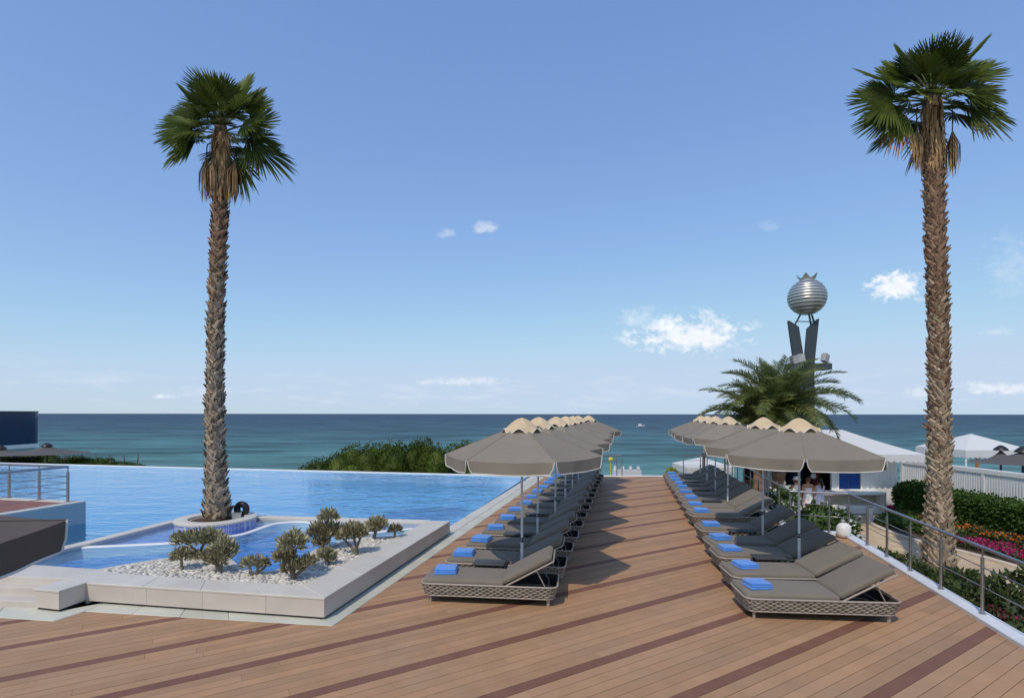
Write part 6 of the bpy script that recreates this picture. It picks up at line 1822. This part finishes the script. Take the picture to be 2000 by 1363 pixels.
mb.add(vv, [(j * n + k, (j + 1) * n + k, (j + 1) * n + (k + 1) % n, j * n + (k + 1) % n) for j in range(8) for k in range(n)]); mb.build('folded_canopy', M['canvas'], cp, smooth=60)
mb = MB(); mb.tube([(0, 0, 0), (0, 0, 2.45)], 0.025, 8); mb.build('pole', M['alu'], cp, smooth=40)

# ------------------------------------------------------------------ people at the counter
def person(label, loc, rz, h, arms, dress, hair, extra=None):
    """arms: two lists of joints shoulder->elbow->wrist in units of body height"""
    t = thing('person', label, 'person', loc, rz, 'people at the kiosk counter')
    V_, E_, Rr = [], [], []
    def v(p, r): V_.append(Vector(p) * h); Rr.append(r * h); return len(V_) - 1
    def chain(i0, pts):
        for p, r in pts:
            j = v(p, r); E_.append((i0, j)); i0 = j
        return i0
    pel = v((0, 0, 0.53), 0.075)
    sp_ = chain(pel, [((0, 0.0, 0.61), 0.065), ((0, 0.0, 0.70), 0.070), ((0, 0.0, 0.785), 0.066), ((0, 0, 0.835), 0.034), ((0, 0.004, 0.865), 0.031)])
    chain(sp_, [((0, 0.006, 0.905), 0.050), ((0, 0.0, 0.945), 0.056), ((0, -0.004, 0.975), 0.042)])
    hd = len(V_) - 2
    chain(hd, [((0, 0.062, 0.925), 0.008)])
    for s in (-1, 1): chain(hd, [((s * 0.058, 0, 0.93), 0.009)])
    ch_ = 3
    for s, arm in zip((-1, 1), arms):
        sh_ = chain(ch_, [((s * 0.075, 0, 0.80), 0.040), ((s * 0.105, 0, 0.80), 0.034)])
        e = chain(sh_, [(arm[0], 0.025), (arm[1], 0.018)])
        w0 = Vector(arm[1]); d = (Vector(arm[1]) - Vector(arm[0])).normalized()
        pm = chain(e, [(tuple(w0 + d * 0.03), 0.019)])
        sd = d.cross(Vector((0, 1, 0.2))).normalized()
        for k, (o, l) in enumerate(((-0.018, 0.036), (-0.006, 0.046), (0.006, 0.044), (0.018, 0.036))):
            chain(pm, [(tuple(w0 + d * 0.045 + sd * o), 0.0058), (tuple(w0 + d * (0.045 + l) + sd * o * 1.2 + Vector((0, 0.008, 0))), 0.005)])
        chain(e, [(tuple(w0 + d * 0.03 + sd * 0.026 * s), 0.006), (tuple(w0 + d * 0.055 + sd * 0.03 * s), 0.005)])
    for s in (-1, 1):
        k = chain(pel, [((s * 0.052, 0, 0.49), 0.058), ((s * 0.055, 0.006, 0.28), 0.036), ((s * 0.056, -0.004, 0.16), 0.033), ((s * 0.057, 0, 0.045), 0.022)])
        chain(k, [((s * 0.060, 0.04, 0.02), 0.022), ((s * 0.064, 0.085, 0.014), 0.015)])
    me = bpy.data.meshes.new('body'); me.from_pydata([tuple(p) for p in V_], E_, []); me.update()
    o = bpy.data.objects.new('body', me); C.objects.link(o)
    md = o.modifiers.new('skin', 'SKIN'); md.use_smooth_shade = True
    for i, sv in enumerate(me.skin_vertices[0].data):
        sv.radius = (Rr[i], Rr[i] * (0.72 if i in (0, 1, 2, 3) else 1.0)); sv.use_root = (i == 0)
    o.modifiers.new('sub', 'SUBSURF').levels = 2
    dg = bpy.context.evaluated_depsgraph_get()
    me2 = bpy.data.meshes.new_from_object(o.evaluated_get(dg)); me2.name = 'body'
    bpy.data.objects.remove(o)
    me2.materials.clear(); me2.materials.append(M['skin'])
    put('body', me2, t)
    # clothing as a shell round the trunk
    m_, prof = dress
    for nm, mat_, rows_ in prof:
        mb = MB(); n = 20; vv = []
        for z, rx, ry in rows_:
            for k in range(n):
                a = 2 * math.pi * k / n
                fl = 1 + (0.05 * math.sin(5 * a) if z < 0.5 else 0)
                vv.append((rx * h * math.cos(a) * fl, ry * h * math.sin(a) * fl, z * h))
        mb.add(vv, [(j * n + k, j * n + (k + 1) % n, (j + 1) * n + (k + 1) % n, (j + 1) * n + k) for j in range(len(rows_) - 1) for k in range(n)])
        mb.build(nm, mat_, t, smooth=70)
    # hair
    mat_, shape = hair
    bm = bmesh.new(); bmesh.ops.create_icosphere(bm, subdivisions=3, radius=1)
    for q in bm.verts:
        nz = 1 + 0.06 * mnoise.noise(q.co * 4)
        q.co = Vector((q.co.x * 0.062 * nz, q.co.y * 0.068 * nz - 0.012, q.co.z * 0.066 * nz + 0.944)) * h
    me = bpy.data.meshes.new('hair'); bm.to_mesh(me); bm.free(); me.materials.append(mat_); me.polygons.foreach_set('use_smooth', [True] * len(me.polygons))
    hr = put('hair', me, t)
    mb = MB()
    if shape == 'bun': mb.lathe([(0, -0.028 * h), (0.026 * h, -0.012 * h), (0.026 * h, 0.012 * h), (0, 0.028 * h)], 12, (0, -0.07 * h, 0.965 * h))
    elif shape == 'tail': mb.tube([(0, -0.06 * h, 0.94 * h), (0, -0.10 * h, 0.90 * h), (0.005 * h, -0.095 * h, 0.80 * h), (0.0, -0.085 * h, 0.72 * h)], [0.03 * h, 0.034 * h, 0.028 * h, 0.008 * h], 10)
    if mb.v: mb.build('hair_knot', mat_, hr, smooth=60)
    return t
down = lambda s, f=0.0: [(s * 0.135, 0.01 + f, 0.65), (s * 0.145, 0.035 + f, 0.52)]
fwd = lambda s: [(s * 0.14, 0.04, 0.66), (s * 0.10, 0.16, 0.63)]
white_dress = (None, [('dress', M['dress_white'], [(0.745, 0.098, 0.078), (0.70, 0.098, 0.080), (0.62, 0.088, 0.070), (0.54, 0.108, 0.088), (0.45, 0.122, 0.100), (0.345, 0.128, 0.108)])])
lilac_dress = (None, [('dress', M['dress_lilac'], [(0.815, 0.085, 0.058), (0.80, 0.125, 0.072), (0.76, 0.125, 0.082), (0.68, 0.100, 0.080), (0.56, 0.112, 0.092), (0.42, 0.125, 0.105), (0.335, 0.132, 0.112)])])
shirt = (None, [('shirt', M['shirt'], [(0.82, 0.07, 0.05), (0.80, 0.105, 0.065), (0.72, 0.105, 0.080), (0.60, 0.095, 0.078), (0.52, 0.103, 0.085)]), ('shorts', M['denim'], [(0.55, 0.10, 0.082), (0.48, 0.112, 0.09), (0.36, 0.118, 0.092), (0.30, 0.118, 0.092)])])
def pp(px): return (px - 1000) / FPX
yq = 22.7
person('person in a white strapless short dress with hair tied up at the counter', (pp(1578) * yq, yq, GZ), R(-8), 1.66, [down(-1), fwd(1)], white_dress, (M['hair_brown'], 'bun'))
person('person in a pale lilac short dress with long dark ponytail at the counter', (pp(1601) * yq, yq, GZ), R(4), 1.62, [down(-1), fwd(1)], lilac_dress, (M['hair_dark'], 'tail'))
pw = person('person wearing a white sun hat, white top and blue shorts', (pp(1555) * 22.4, 22.4, GZ), R(20), 1.68, [down(-1, 0.02), down(1, 0.02)], shirt, (M['hair_brown'], ''))
mb = MB(); hh = 1.68; mb.lathe([(0.10 * hh, 0.955 * hh), (0.095 * hh, 0.963 * hh), (0.068 * hh, 0.972 * hh), (0.066 * hh, 1.005 * hh), (0.055 * hh, 1.028 * hh), (0, 1.032 * hh)], 20, (0, -0.01 * hh, 0)); mb.build('sun_hat', M['shirt'], pw, smooth=50)
def bag(label, loc, mat, s):
    t = thing('beach_bag', label, 'bag', loc, 0.3, 'bags held at the counter')
    put('body', rounded_box('body', (0.34 * s, 0.16 * s, 0.36 * s), 0.05 * s, mat, 3), t, (0, 0, 0.18 * s))
    for y_ in (-0.05, 0.05):
        mb = MB(); mb.tube(smooth_line([Vector((-0.1 * s, y_, 0.35 * s)), Vector((-0.06 * s, y_, 0.55 * s)), Vector((0.06 * s, y_, 0.55 * s)), Vector((0.1 * s, y_, 0.35 * s))], 4), 0.010, 6); mb.build('handle', mat, t, smooth=60)
bag('pink and white beach bag hanging beside the white dress', (pp(1568) * 22.5, 22.5, GZ + 0.28), M['pink'], 0.9)
bag('yellow beach bag held by the person in the sun hat', (pp(1556.5) * 22.1, 22.1, GZ + 0.32), M['yellow'], 0.75)
